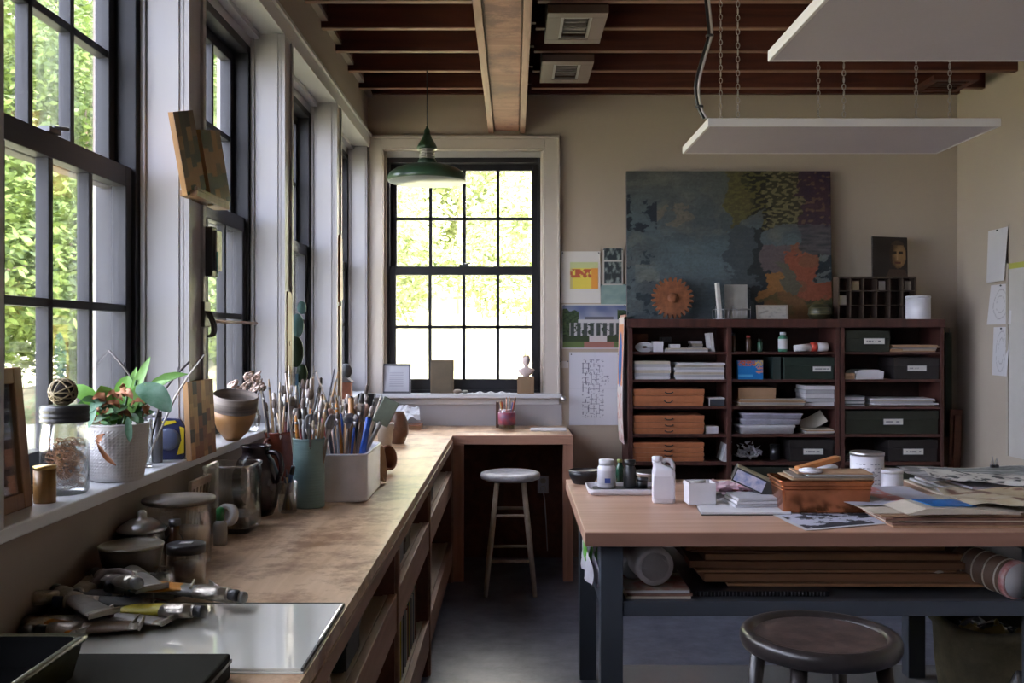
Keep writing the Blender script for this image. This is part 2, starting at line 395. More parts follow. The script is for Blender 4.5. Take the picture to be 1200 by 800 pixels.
def tree(name, label, loc, blobs, n, size, lm, trunk_r=.12, th=2.5, group=None, seed=1, bark=None):
    t = thing(name, label, 'tree', loc, 0, group)
    vs, fs = leaf_cloud(n, blobs, size, seed)
    m = MB(); m.add(vs, fs); m.build('foliage', lm, t)
    tk = MB(); tk.tube([(0, 0, -.1), (.03, .02, th*.4), (-.05, 0, th*.8), (0, .05, th*1.3)], [trunk_r*1.3, trunk_r, trunk_r*.8, trunk_r*.5], 10)
    rn = random.Random(seed)
    for c, r, sq in blobs[:5]:
        z0 = th*(.5+.5*rn.random()); tk.tube([(0, 0, z0), (c[0]*.5, c[1]*.5, (z0+c[2])/2+.1), (c[0]*.9, c[1]*.9, c[2])], [trunk_r*.5, trunk_r*.3, trunk_r*.12], 6)
    tk.build('trunk', bark or BARK, t)
    return t
BARK = mat('bark', (.14, .1, .075), .85, var=.3, scale=9, bump=.4)
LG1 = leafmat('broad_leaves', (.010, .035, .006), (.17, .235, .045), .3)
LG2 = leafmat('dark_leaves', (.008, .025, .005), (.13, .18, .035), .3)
LG3 = leafmat('sunny_leaves', (.13, .19, .06), (.5, .52, .26), .4)
GRASS = mat('meadow_grass', (.40, .38, .22), .9, var=.35, scale=.6, bump=.3, bscale=40)
GRAVEL = mat('pale_gravel_drive', (.62, .57, .46), .9, var=.15, scale=3)
g = MB(); nx = 40; gx = [-60+3*i for i in range(41)]; gy = [-12+2.2*i for i in range(41)]
vs = []
def ground_z(x, y):
    z = -.25
    if y > 12: z += (y-12)*.16*max(0, min(1, (x+14)/8))
    return z+.12*N2(x, y, .15, 3)
for yy in gy:
    for xx in gx: vs.append((xx, yy, ground_z(xx, yy)))
g.add(vs, [(j*41+i, j*41+i+1, (j+1)*41+i+1, (j+1)*41+i) for j in range(40) for i in range(40)], smooth=True)
o = g.build('ground', GRASS); struct(o)
dr = MB(); pts = [(-30, 17), (-20, 13.5), (-13, 12.2), (-9, 8), (-7, 2), (-7, -6)]
L = []; Rr = []
for i, p in enumerate(pts):
    a = Vector(pts[max(i-1, 0)]); b = Vector(pts[min(i+1, len(pts)-1)]); d = (b-a).normalized(); nn = Vector((-d.y, d.x))
    for s_, lst in ((1.7, L), (-1.7, Rr)):
        q = Vector(p)+nn*s_; lst.append((q.x, q.y, ground_z(q.x, q.y)+.12))
n_ = len(pts); vv = L+Rr; vv += [(x, y, z-.3) for x, y, z in vv]
dr.add(vv, [(i, i+1, n_+i+1, n_+i) for i in range(n_-1)]+[(2*n_+i, i, i+1, 2*n_+i+1)[::-1] for i in range(n_-1)]+[(n_+i, n_+i+1, 3*n_+i+1, 3*n_+i)[::-1] for i in range(n_-1)])
struct(dr.build('road', GRAVEL))
# split-rail fence seen through the nearest window
FW = mat('weathered_fence_rail', (.62, .52, .36), .8, var=.2, scale=8)
ft = thing('rail_fence', 'pale split-rail fence beyond the gravel drive under the trees', 'fence', (-13.5, 14, -.25))
fx = [(-12+2.1*i, 9-1.15*i) for i in range(9)]
for i, (x, y) in enumerate(fx):
    MB().box(x-.06, x+.06, y-.06, y+.06, -.1, 1.15).build('post', FW, ft, bevel=.01)
    if i < len(fx)-1:
        x2, y2 = fx[i+1]
        for z in (.32, .66, .98):
            MB().tube([(x, y, z), ((x+x2)/2, (y+y2)/2, z+.03), (x2, y2, z-.02)], .045, 7).build('rail', FW, ft)
blA = [((0, 0, 3.6), 1.9, .8), ((1.3, .5, 2.6), 1.3, .8), ((-1.3, .4, 2.7), 1.4, .8), ((.2, -1, 4.8), 1.2, .9), ((.6, .9, 5.4), 1.2, .8), ((-.7, -.6, 1.7), 1.1, .7)]
blB = [((0, 0, 5.2), 2.6, .9), ((1.9, .6, 3.8), 1.8, .8), ((-1.8, -.4, 4.1), 1.9, .8), ((0, -1.6, 7.2), 1.9, .9), ((.9, 1.2, 2.6), 1.5, .7), ((-1.2, 1, 2.2), 1.4, .6)]
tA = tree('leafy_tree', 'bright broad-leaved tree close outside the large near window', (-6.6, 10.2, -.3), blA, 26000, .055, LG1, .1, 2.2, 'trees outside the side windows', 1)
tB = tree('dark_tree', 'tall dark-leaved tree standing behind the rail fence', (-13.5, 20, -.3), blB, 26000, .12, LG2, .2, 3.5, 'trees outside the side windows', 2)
CH.clear()
left_spots = [(tA, -4.9, 6.4, .62, 1.3), (tA, -8.8, 12.6, 1.2, 2.2), (tA, -5.6, 12.8, .9, 4.0), (tA, -10.6, 13.8, 1.0, 1.0), (tA, -6.8, 15.5, 1.15, .2),
              (tB, -16.5, 17, 1.1, 1.0), (tB, -10, 22, 1.1, 3.0), (tB, -20, 22, 1.2, 5), (tB, -17, 28, 1.5, 2.2), (tB, -25, 26, 1.5, 2.9), (tB, -11.5, 30, 1.6, .9), (tB, -30, 19, 1.4, 1.9), (tB, -22, 14, 1.2, .4), (tB, -8.2, 27, 1.2, 5.4), (tA, -6.6, 19.5, 1.2, 3.1), (tA, -5.9, 24, 1.3, 1.7), (tA, -6.4, 30, 1.9, .5)]
labs = ['young sunlit tree with foliage against the near window panes', 'broad green tree filling the near window above the fence', 'light green tree seen through the second side window', 'green tree beside the gravel drive behind the fence', 'rounded green tree beyond the third side window',
        'dense dark tree behind the drive', 'dark tree at the meadow edge', 'dark tree in the second row behind the fence', 'tall dark tree at the back of the wood', 'large dark tree deep in the wood', 'tall tree where the wood meets the meadow', 'dark tree far along the drive', 'dark tree overhanging the drive', 'dark tree at the corner of the meadow', 'green tree glimpsed past the third window pier', 'green tree beyond the last side window', 'far green tree closing the gap beside the meadow']
for (src, x, y, s, rz), lb in zip(left_spots, labs):
    c = copy_tree(src); c.location = (x, y, -.3); c.scale = (s, s, s); c.rotation_euler = (0, 0, rz); c['label'] = lb
tC = tree('meadow_tree', 'pale sunlit tree at the top of the meadow behind the back window', (-1.5, 27, 2.0), blB, 6500, .15, LG3, .1, 3.0, 'trees on the meadow', 5, mat('pale_bark', (.5, .45, .3), .85))
for (x, y, s, rz), lb in zip([(3.4, 22, .62, 1), (-4.2, 24, .7, 2.2), (1.6, 32, .95, 4), (-2.9, 19.5, .55, .3), (.3, 20.5, .5, 2.9), (-3.5, 34, 1.1, 1.9)], ['pale tree low behind the right panes of the back window', 'pale tree behind the left panes of the back window', 'distant pale tree on the rise of the meadow', 'pale small tree nearest the left panes of the back window', 'pale small tree nearest the centre panes of the back window', 'pale tree highest up the meadow']):
    c = copy_tree(tC); c.location = (x, y, ground_z(x, y)); c.scale = (s, s, s); c.rotation_euler = (0, 0, rz); c['label'] = lb
# ------------------------------------------------------------------ worktop, bench cabinets, desk end
XE = -.376; ZT = .90
wt = MB()
wt.prism([(XL+.002, YR+.01), (XE, YR+.01), (XE, 5.89), (.363, 5.89), (.363, YB-.016), (XL+.002, YB-.016)], ZT-.035, ZT)
o = wt.build('worktop', TOPW, bevel=.002); tag(o, 'long paint-stained plywood worktop turning the corner under the windows', 'worktop')
MB().box(XE-.02, XE+.004, -1.6, 5.885, ZT-.075, ZT-.035).build('edge_strip', CABW, o)
MB().box(XE, .367, 5.88, 5.9, ZT-.055, ZT+.001).build('desk_edge', PINKW, o, bevel=.002)
MB().box(.305, .367, 5.885, 5.945, 0, ZT-.055).box(.34, .367, 5.945, YB-.01, 0, ZT-.04).build('end_leg', PINKV, o, bevel=.002)
bay = [4.26, 3.08, 1.9, .72, -.46]
def cabinet(y0, y1, label):
    t = thing('open_cabinet', label, 'cabinet', (XL, y0, 0), 0, 'open-front cabinets under the long worktop')
    L = y1-y0; D = XE-XL-.006
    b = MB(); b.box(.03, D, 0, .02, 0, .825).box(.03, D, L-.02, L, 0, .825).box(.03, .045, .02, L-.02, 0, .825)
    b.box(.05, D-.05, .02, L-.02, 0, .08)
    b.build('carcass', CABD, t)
    MB().box(D-.008, D+.012, 0, .03, 0, .825).box(D-.008, D+.012, L-.008, L, 0, .825).build('face_frame', CABW, t, bevel=.002)
    for z0, z1 in ((.56, .685), (.11, .25)):
        s = MB().box(.05, D-.01, .022, L-.022, z1-.03, z1-.004).build('shelf', SHELFL, t, bevel=.002)
        MB().box(D-.02, D+.006, .03, L-.008, z0, z1).build('rail', CABW, s, bevel=.003)
        MB().box(D-.035, D-.02, .03, L-.03, z1-.02, z1+.001).build('rail_lip', SHELFL, s)
    return t
labs = ['open cabinet beneath the worktop corner beside the desk', 'open cabinet under the worktop with a row of books on its low shelf', 'open cabinet beneath the glass palette on the worktop', 'open cabinet below the front end of the worktop']
tops = [5.87]+bay
for i in range(4): cabinet(tops[i+1]+.001, tops[i]-.001, labs[i])
t = thing('cabinet_end', 'pink-brown plywood cabinet end panel at the knee space', 'cabinet panel', (XE, 5.9, 0))
MB().box(-.006, .07, -.02, .0, 0, ZT-.057).box(-.02, .0, 0, .62, 0, ZT-.04).build('panel', PINKV, t, bevel=.002)
o = MB().box(XE, .34, YB-.03, YB-.014, 0, ZT-.04).build('back_panel', CABD); tag(o, 'dark plywood panel closing the back of the knee space', 'panel')
t = thing('wall_outlet', 'white double wall outlet with a plug in the knee space', 'outlet', (.2, YB-.03, .5))
MB().cbox((0, -.004, 0), (.075, .008, .12)).build('cover_plate', WPLAST, t, bevel=.002)
for dz in (-.026, .026): MB().prism([(x, y) for x, y in rrect(.036, .034, .012)], .008, .0105, T=TR((0, 0, dz), (PI/2, 0, 0))).build('socket', PAPER2, t)
MB().cbox((.0, -.024, -.028), (.028, .028, .028)).tube([(0, -.036, -.035), (.01, -.045, -.1), (.02, -.02, -.25), (.03, -.01, -.45)], .004).build('plug', WPLAST, t)

# books and boxes in the cabinets (seen through the open fronts)
def book(name, label, loc, w, d, h, col, rz=0, tilt=0, cat='book', group=None):
    """standing book: thickness w (x), depth d (y), height h"""
    t = thing(name, label, cat, loc, rz, group)
    if tilt: t.rotation_euler = (0, tilt, rz)
    c = mat('cover', col, .55, var=.1)
    MB().box(-w/2, -w/2+.002, -d/2, d/2, 0, h).box(w/2-.002, w/2, -d/2, d/2, 0, h).box(-w/2, w/2, -d/2, -d/2+.002, 0, h).build('cover', c, t)
    MB().box(-w/2+.002, w/2-.002, -d/2+.002, d/2-.004, .003, h-.003).build('pages', PAPER2, t)
    return t
rnd = random.Random(5)
bcols = [(.65, .5, .08), (.5, .48, .45), (.05, .05, .06), (.6, .58, .55), (.12, .16, .2), (.6, .58, .52), (.3, .08, .05), (.08, .12, .08)]
bn = ['yellow', 'grey', 'black', 'pale grey', 'slate blue', 'off-white', 'dark red', 'dark green']
y = 3.46
for i in range(16):
    w = .022+.02*rnd.random(); k = i % 8
    h = .2+.06*rnd.random()
    book('shelf_book', '%s book %s on the low cabinet shelf' % (bn[k], 'first of its colour in the row' if i < 8 else 'second of its colour in the row'), (XE-.125, y+w/2, .247), w, .18, h, bcols[k], -PI/2+0, 0, 'book', 'books on the low cabinet shelf'); y += w+.003
for i, (y, w, h, c, l) in enumerate([(3.5, .13, .1, (.2, .2, .21), 'grey cardboard box on the upper cabinet shelf near its post'), (3.7, .17, .07, (.12, .09, .07), 'low brown box on the upper cabinet shelf'), (2.45, .2, .09, (.05, .05, .05), 'black box on the cabinet shelf nearest the glass palette'), (4.75, .2, .08, (.05, .045, .05), 'dark box on the upper shelf near the desk')]):
    t = thing('storage_box', l, 'storage box', (XE-.135, y, .682))
    MB().box(-.1, .1, -w/2, w/2, 0, h*.8).build('box_body', mat('card', c, .7), t, bevel=.003)
    MB().box(-.104, .104, -w/2-.004, w/2+.004, h*.72, h).build('box_lid', mat('card', c, .7), t, bevel=.003)
for i, (y, a, l) in enumerate([(3.85, .3, 'bundle of green-grey wire leaning on the upper cabinet shelf')]):
    m = MB()
    for k in range(10):
        q = k*.6; m.tube([(math.cos(q+s*.7)*.05+rnd.uniform(-.02, .02), y+math.sin(q+s*.7)*.07, .70+.012*k+.01*s) for s in range(8)], .005, 5)
    o = m.build('wire_coil', mat('wire_green', (.25, .3, .24), .5)); o.location = (XE-.14, 0, 0); tag(o, l, 'wire')

# ------------------------------------------------------------------ stools
def splay_leg(t, a, r0, r1, z, rad, m, name='leg'):
    c, s = math.cos(a), math.sin(a)
    MB().tube([(r0*c, r0*s, z), (r1*c*.55+r0*c*.45, r1*s*.55+r0*s*.45, z*.45), (r1*c, r1*s, 0)], [rad*.9, rad, rad*.75], 12).build(name, m, t)
OLDW = mat('worn_white_paint', (.52, .5, .5), .55, var=.25, scale=14)
OLDL = mat('worn_stool_leg', (.42, .33, .25), .55, var=.25, scale=10)
t = thing('wooden_stool', 'white painted round wooden stool tucked in the knee space', 'stool', (-.02, 5.72, 0), 0)
MB().lathe([(0, .655), (.155, .655), (.176, .664), (.18, .68), (.176, .694), (.16, .7), (.12, .697), (0, .695)], 40).build('seat', OLDW, t)
A4 = [R(a) for a in (-128, -52, 52, 128)]
for a in A4: splay_leg(t, a, .125, .235, .66, .017, OLDL)
def lp(a, z): f = 1-z/.66; r = .125+(.235-.125)*f; return (r*math.cos(a), r*math.sin(a), z)
for (i, j, z) in ((0, 1, .46), (0, 1, .2), (2, 3, .46), (2, 3, .22), (0, 3, .3), (1, 2, .3)):
    MB().tube([lp(A4[i], z), lp(A4[j], z)], .01, 8).build('rung', OLDL, t)
DWOOD = mat('dark_worn_seat', (.11, .075, .065), .36, scale=14, bump=.2, col2=(.02, .015, .016))
DRIM = mat('dark_rim', (.026, .021, .02), .28, var=.5, scale=8)
t = thing('round_stool', 'dark worn round stool with ridged rim before the table', 'stool', (.80, 2.5, 0), R(10))
MB().lathe([(0, .706), (.166, .708), (.170, .714), (0, .7145)][:0] or [(0, .70), (.165, .70), (.168, .728), (.163, .729), (.14, .727), (0, .725)], 56).build('seat', DWOOD, t)
MB().lathe([(.150, .70), (.186, .692), (.198, .697), (.204, .71), (.204, .728), (.198, .738), (.186, .741), (.172, .738), (.165, .728), (.150, .70)], 56).build('seat_rim', DRIM, t)
for a in (45, 135, 225, 315):
    a = R(a); c, s = math.cos(a), math.sin(a)
    MB().tube([(.16*c, .16*s, .70), (.19*c, .19*s, .45), (.225*c, .225*s, .012)], [.021, .0195, .018], 12).build('leg', DMETAL if 0 else DRIM, t)
    MB().lathe([(0, 0), (.02, 0), (.018, .02), (0, .02)], 12, T=TR((.225*c, .225*s, 0))).build('rubber_foot', BPLAST, t)
m = MB(); m.tube([(.2*math.cos(R(q)), .2*math.sin(R(q)), .33) for q in range(0, 361, 12)], .008, 8); m.build('foot_ring', DRIM, t)

# ------------------------------------------------------------------ work table
TZ = .865
t = thing('work_table', 'thick fir-topped work table on a grey steel frame', 'table', (.235, 3.14, 0))
MB().box(0.0, 2.45, 0.012, 1.17, TZ-.046, TZ).build('tabletop', [TABW], t, bevel=.002)
MB().box(0, 2.45, 0, .0115, TZ-.046, TZ-.0005).build('front_edge', TABSHADE, t, bevel=.002)
LX = [.055, 1.5, 2.3]
for x in LX:
    for y in (.05, 1.06): MB().box(x, x+.075, y, y+.075, .0, TZ-.046).build('leg', STEELP, t, bevel=.003)
fr = MB()
for y in (.055, 1.065): fr.box(LX[0]+.075, LX[2], y, y+.03, .575, .625)
for x in LX: fr.box(x+.01, x+.05, .125, 1.06, .575, .622)
fr.box(LX[0]+.02, LX[2]+.05, .5, .54, TZ-.086, TZ-.047)
for x in LX: fr.box(x+.02, x+.05, .125, 1.06, TZ-.09, TZ-.047)
fr.build('frame', STEELP, t, bevel=.002)
MB().box(.07, 2.36, .085, 1.065, .6, .62, 0).build('shelf', mat('dark_shelf_board', (.04, .042, .046), .5), t)
# glossy mat on the floor below it
MATF = mat('grey_floor_mat', (.2, .2, .2), .18, var=.1, scale=3, coat=.4)
o = MB().prism(rrect(2.3, 1.5, .04), 0.001, .008).build('floor_mat', MATF, loc=(1.62, 3.62, 0)); tag(o, 'glossy grey floor mat lying under the work table', 'mat')

# ------------------------------------------------------------------ pigeonhole shelving
SY = 6.2
def sx(x, d=SY): return (x-CX)*d/F
def sz(y, d=SY): return H+(CY-y)*d/F
t = thing('bookcase', 'dark wooden shelving unit of open compartments against the back wall', 'bookcase', (0, SY, 0))
X0, X1 = sx(736), sx(1106); colx = [(sx(741.5), sx(852)), (sx(857.5), sx(979)), (sx(990), sx(1102.5))]
rowy = [(383.5, 412.5), (415, 444.5), (447.5, 476), (479, 508.5), (512, 541), (545, 575), (579, 610), (614, 646), (650, 684)]
DEP = YB-SY-.004
MB().box(X0-.006, X1+.006, -.012, DEP, sz(383.5), sz(374)+.001).build('top_board', CASE, t, bevel=.002)
MB().box(X0, colx[0][0], 0, DEP, 0, sz(383.5)).build('side_panel', CASE, t, bevel=.002)
MB().box(colx[2][1], X1, 0, DEP, 0, sz(383.5)).build('side_panel', CASE, t, bevel=.002)
MB().box(colx[0][1], colx[1][0], 0, DEP, .04, sz(383.5)).build('divider', CASE, t, bevel=.002)
MB().box(colx[1][1], sx(984), 0, DEP, .04, sz(383.5)).box(sx(985), colx[2][0], 0, DEP, .04, sz(383.5)).build('divider', CASE, t, bevel=.002)
MB().box(colx[0][0], colx[2][1], DEP-.012, DEP, 0, sz(383.5)).build('back_board', CASEB, t)
for (a, b) in colx:
    for i in range(len(rowy)):
        z1 = sz(rowy[i][1]); zn = sz(rowy[i+1][0]) if i+1 < len(rowy) else z1-.02
        MB().box(a, b, .004, DEP-.012, zn, z1).build('shelf', CASE, t, bevel=.001)
SF = [sz(r[1]) for r in rowy]      # floor heights of the rows

GRN = mat('dark_green_card', (.019, .022, .013), .6, var=.2); BLK = mat('charcoal_card', (.017, .013, .013), .6, var=.2); GRN2 = mat('bottle_green_card', (.012, .026, .018), .6, var=.15)
LBLM = colmat('label_print')
def lines(seed, dens=.5):
    def f(u, v):
        k = int(v*3*1); inn = abs((v*3) % 1-.5) < .22 and .12 < u < .88
        return (.2, .2, .22) if inn and k == 1 and N2(u*14, seed, 1.3, 2) > -.15 else (.74, .72, .68)
    return f
def archive_box(x0, y0, x1, row, m, lab, label, dep=.26, fy=.01):
    a, b = sx(x0), sx(x1); z = SF[row]; h = sz(y0)-z
    t = thing('archive_box', label, 'storage box', ((a+b)/2, SY+fy, z+.0005), 0, 'labelled archive boxes in the shelving')
    w = b-a
    MB().box(-w/2+.003, w/2-.003, .003, dep, 0, h-.05).build('box_body', m, t, bevel=.003)
    MB().box(-w/2, w/2, 0, dep+.003, h-.055, h).build('box_lid', m, t, bevel=.003) if h > .12 else MB().box(-w/2, w/2, 0, dep+.003, h*.5, h).build('box_lid', m, t, bevel=.003)
    if lab:
        lw = (lab[2]-lab[0])*SY/F; lh = (lab[3]-lab[1])*SY/F; cx = sx((lab[0]+lab[2])/2)-(a+b)/2; cz = sz(lab[3])-z
        hd = MB(); hd.box(cx-lw/2-.004, cx+lw/2+.004, -.0035, -.0005, cz-.004, cz+lh+.004); hd.build('label_holder', DMETAL, t, bevel=.001)
        sheet('paper_label', lw, lh, lines(x0), 30, 9, LBLM, t, loc=(cx, -.0045, cz), th=.0006)
archive_box(990.5, 387, 1044, 0, GRN, (1013, 396.5, 1037, 403), 'green archive box with a white label, top row of the shelving')
archive_box(919, 418.5, 978.5, 1, GRN2, (953, 429.5, 974, 435), 'bottle-green archive box in the middle section above the stacked white paper')
archive_box(1048, 419, 1102, 1, BLK, (1064, 428.5, 1086, 434.5), 'charcoal archive box in the second row beside the curved white stack')
archive_box(989.8+.6, 481.5, 1101, 3, GRN, (1036, 491, 1058.5, 497.5), 'wide green archive box filling one whole compartment')
archive_box(926, 515.5, 978.5, 4, BLK, (942, 526, 965, 532.5), 'charcoal archive box beside the crumpled plastic bag')
archive_box(1042, 515.5, 1100, 4, BLK, (1059, 526, 1082.5, 532.5), 'charcoal archive box low in the section nearest the right wall')
archive_box(868, 547.5, 930, 5, GRN, None, 'green archive box below the crumpled plastic bag')
archive_box(1046, 548, 1100, 5, GRN, None, 'green archive box behind the white paint can, sixth row')

TERR = mat('orange_brown_card', (.46, .165, .07), .6, var=.12); 
def flat_boxes(row, ys, grp):
    n = len(ys)-1
    for i in range(n):
        z1 = sz(ys[i]); z0 = sz(ys[i+1]); 
        if i == n-1: z0 = SF[row]+.0005
        names = {0: 'topmost', n-1: 'bottom'}.get(i, 'middle' if n == 3 else ('second' if i == 1 else 'third'))
        t = thing('flat_box', 'flat orange-brown box, %s of the stack of %s in the first section' % (names, {2: 'two', 3: 'three', 4: 'four'}[n]), 'box', (sx(784)+rnd.uniform(-.003, .003), SY+.012, z0), 0, grp)
        h = z1-z0-.002
        MB().box(-.228, .228, .004, .27, 0, h*.62).build('box_base', TERR, t, bevel=.002)
        MB().box(-.231, .231, 0, .273, h*.35, h).build('box_lid', TERR, t, bevel=.002)
        # cut thumb grip with a dark string tie
        MB().tube([(-.028, -.001, h*.55), (-.012, -.004, h*.35), (.012, -.004, h*.35), (.028, -.001, h*.55)], .0035, 6).build('pull_tie', BPLAST, t)
flat_boxes(2, [455.5, 463.5, 476], 'flat orange-brown boxes on the third shelf')
flat_boxes(3, [486.5, 494.5, 501.5, 508.5], 'flat orange-brown boxes on the fourth shelf')
flat_boxes(4, [518.5, 524.5, 530.5, 536, 541], 'flat orange-brown boxes on the fifth shelf')

def pile(name, label, x0, x1, y0, row, m, n=1, group=None, cat='papers', fy=.02, dep=.22, jit=.01, loc=None, w=None, h=None, z=None, slant=0):
    """stack of n sheets or pads of slightly shifted sizes: the pile as one thing"""
    a, b = (sx(x0), sx(x1)) if loc is None else (-w/2, w/2)
    zz = SF[row]+.0006 if loc is None else 0
    hh = (sz(y0)-SF[row]) if h is None else h
    mb = MB(); r = random.Random(int(abs(x0)*10+y0))
    for i in range(n):
        q0 = hh*i/n; q1 = hh*(i+.93)/n; e = r.uniform(-jit, jit); f = r.uniform(-jit, jit); rot = r.uniform(-jit, jit)*3
        W2 = (b-a)/2-abs(e)*.5
        mb.prism([((c*math.cos(rot)-s_*math.sin(rot)), (c*math.sin(rot)+s_*math.cos(rot))) for c, s_ in ((-W2, -dep/2), (W2, -dep/2), (W2, dep/2), (-W2, dep/2))], q0, q1, i % (len(m) if isinstance(m, list) else 1), TR((e*.5, f, 0), (0, slant*i/n, 0)))
    L = ((a+b)/2, SY+fy+dep/2, zz) if loc is None else loc
    o = mb.build(name, m, bevel=.0008, loc=L); return tag(o, label, cat, group)
PP = [PAPER, mat('grey_paper', (.46, .45, .47), .8), PAPER2]
CARD = mat('cardboard', (.42, .26, .15), .75, var=.12)
# row 1
o = MB(); 
for k in range(5):
    o.tube([(sx(757)+ (.062-.009*k)*math.cos(q)*.95, SY+.06, SF[0]+.032+(.031-.005*k)*math.sin(q)) for q in [i*PI/10 for i in range(21)]], .0035, 5, flat=9)
o = o.build('paper_roll', PAPER); tag(o, 'rolled white paper at the end of the top shelf', 'paper roll')
def sbox(name, label, x0, x1, y0, row, m, cat='box', fy=.03, dep=.1, lid=True):
    a, b = sx(x0), sx(x1); z = SF[row]; h = sz(y0)-z
    t = thing(name, label, cat, ((a+b)/2, SY+fy, z+.0005)); w = b-a
    MB().box(-w/2, w/2, 0, dep, 0, h*.7).build('box_body', m, t, bevel=.002)
    MB().box(-w/2-.0015, w/2+.0015, -.0015, dep+.0015, h*.6, h).build('box_lid', m, t, bevel=.002); return t
sbox('small_box', 'small white box beside the rolled paper on the top shelf', 766.5, 778, 400, 0, WPLAST)
sbox('small_box', 'brown wooden box at the back of the top shelf behind the paper roll', 744, 764, 391, 0, CABD, fy=.2)
sbox('small_box', 'dark box behind the loose papers on the top shelf', 779, 790, 395, 0, BLK, fy=.12)
sbox('small_box', 'low white box in the middle of the top shelf', 787, 798.5, 403.5, 0, WPLAST, fy=.05)
pile('paper_pile', 'long thin sheets along the front of the top shelf', 781, 832, 408, 0, PP, 3, dep=.2)
pile('paper_pile', 'small stack of cards near the leaning card on the top shelf', 817, 832, 399.5, 0, PP, 4, fy=.235, dep=.09)
book('leaning_card', 'white card leaning at the end of the top shelf', (sx(838), SY+.13, SF[0]), .022, .16, .125, (.62, .6, .6), 0, R(-7), 'card')
# glassware and bottles
def bottle(name, label, x, y0, row, r, m, cap, cat='bottle', fy=.07, nk=.55, lblm=None):
    z = SF[row]; h = sz(y0)-z; t = thing(name, label, cat, (sx(x), SY+fy, z))
    MB().lathe([(0, 0), (r*.95, 0), (r, .006), (r, h*.72), (r*.8, h*.8), (r*nk, h*.85), (r*nk, h*.9), (0, h*.9)], 20).build('bottle_body', m, t)
    MB().lathe([(0, h*.86), (r*nk*1.2, h*.86), (r*nk*1.2, h), (0, h)], 16).build('bottle_cap', cap, t)
    if lblm: MB().lathe([(r*1.01, h*.15), (r*1.02, h*.16), (r*1.02, h*.65), (r*1.01, h*.66)], 20).build('bottle_label', lblm, t)
BROWNG = mat('brown_glass', (.06, .025, .012), .15); GREENG = mat('green_glass', (.02, .07, .04), .15)
bottle('small_bottle', 'brown glass bottle in the second section beside its divider', 862, 390, 0, .018, BROWNG, BPLAST)
bottle('small_bottle', 'dark red-capped bottle behind the paper tube', 880, 393, 0, .02, BROWNG, mat('red_cap', (.3, .04, .03), .4))
bottle('small_bottle', 'dark squat bottle in the middle section of the top shelf', 894, 397, 0, .018, GREENG, BPLAST)
bottle('small_bottle', 'green bottle with a white label beside the paper tube', 921, 389, 0, .03, mat('green_plastic', (.05, .2, .12), .4), WPLAST, lblm=PAPER)
t = thing('paper_tube', 'white paper tube with a red band lying on the top shelf', 'tube', (sx(956), SY+.05, SF[0]+.033))
MB().tube([(-.125, .0, -.009), (-.02, 0, -.003)], [.022, .026], 16).build('tube_end', PAPER, t)
MB().tube([(-.018, 0, 0), (.022, 0, 0)], .031, 18).build('red_band', mat('red_print', (.5, .05, .03), .5), t)
MB().tube([(.023, 0, 0), (.09, 0, 0)], .03, 18).build('tube_body', PAPER, t)
MB().lathe([(0, -.002), (.031, -.002), (.032, 0), (.032, .05), (0, .05)], 20, T=TR((.105, -.015, 0), (-PI/2, 0, 0))).lathe([(0, -.004), (.009, -.004), (.009, 0), (0, 0)], 12, 1, T=TR((.105, -.017, 0), (-PI/2, 0, 0))).build('tape_roll', [PAPER, BPLAST], t)
pile('paper_pile', 'creased brown papers beside the green archive box on the top shelf', 1047, 1101, 404, 0, [CARD, PAPER2, PP[1], CARD], 5, dep=.2, jit=.02)
o = MB().prism(rrect(.08, .03, .006), 0, .02).build('wood_block', CARD, loc=(sx(1052), SY+.03, SF[0]+.0006)); tag(o, 'small orange wooden block before the creased papers', 'block')
# row 2
pile('paper_pile', 'stack of white pads on the second shelf of the first section', 744, 787, 423, 1, PP, 6, dep=.24)
pile('paper_pile', 'fanned white papers and booklets beside the white pads', 790, 850, 425, 1, PP, 7, dep=.22, jit=.02)
def blue(u, v):
    c = (.01, .19, .52)
    if v > .72 and N2(u, v, 14, 2) > -.1: c = (.5, .12, .05) if u < .7 else (.6, .4, .1)
    if .1 < v < .25 and u < .6: c = (.1, .4, .7)
    if u > .72 and .3 < v < .7 and N2(u, v, 9, 5) > 0: c = (.6, .25, .2)
    return c
t = thing('snack_box', 'bright blue printed box in the second section', 'box', (sx(881), SY+.03, SF[1]+.0005))
MB().box(-.082, .082, .001, .06, 0, .122).build('box_body', mat('blue_card', (.01, .17, .48), .5), t, bevel=.002)
sheet('printed_front', .163, .121, blue, 40, 30, COLM, t)
book('binder', 'dark green binder standing beside the bottle-green archive box', (sx(912), SY+.15, SF[1]), .05, .24, .145, (.03, .05, .045), cat='binder')
o = pile('wood_scraps', 'small orange wood scraps in the second row of the last section', 991, 1003, 437, 1, [CARD], 2, cat='wood scraps', dep=.08)
t = thing('folded_paper', 'curved stack of white paper with a folded edge in the last section', 'papers', (sx(1021), SY+.03, SF[1]))
loft(MB(), [[(-.09, 0, .0), (.09, 0, .0), (.095, 0, .05), (.06, 0, .062), (-.05, 0, .062), (-.085, 0, .05)], [(-.08, .2, .0), (.09, .2, .0), (.09, .2, .05), (.06, .2, .062), (-.05, .2, .062), (-.085, .2, .05)]], smooth=False).build('paper_block', PAPER, t)
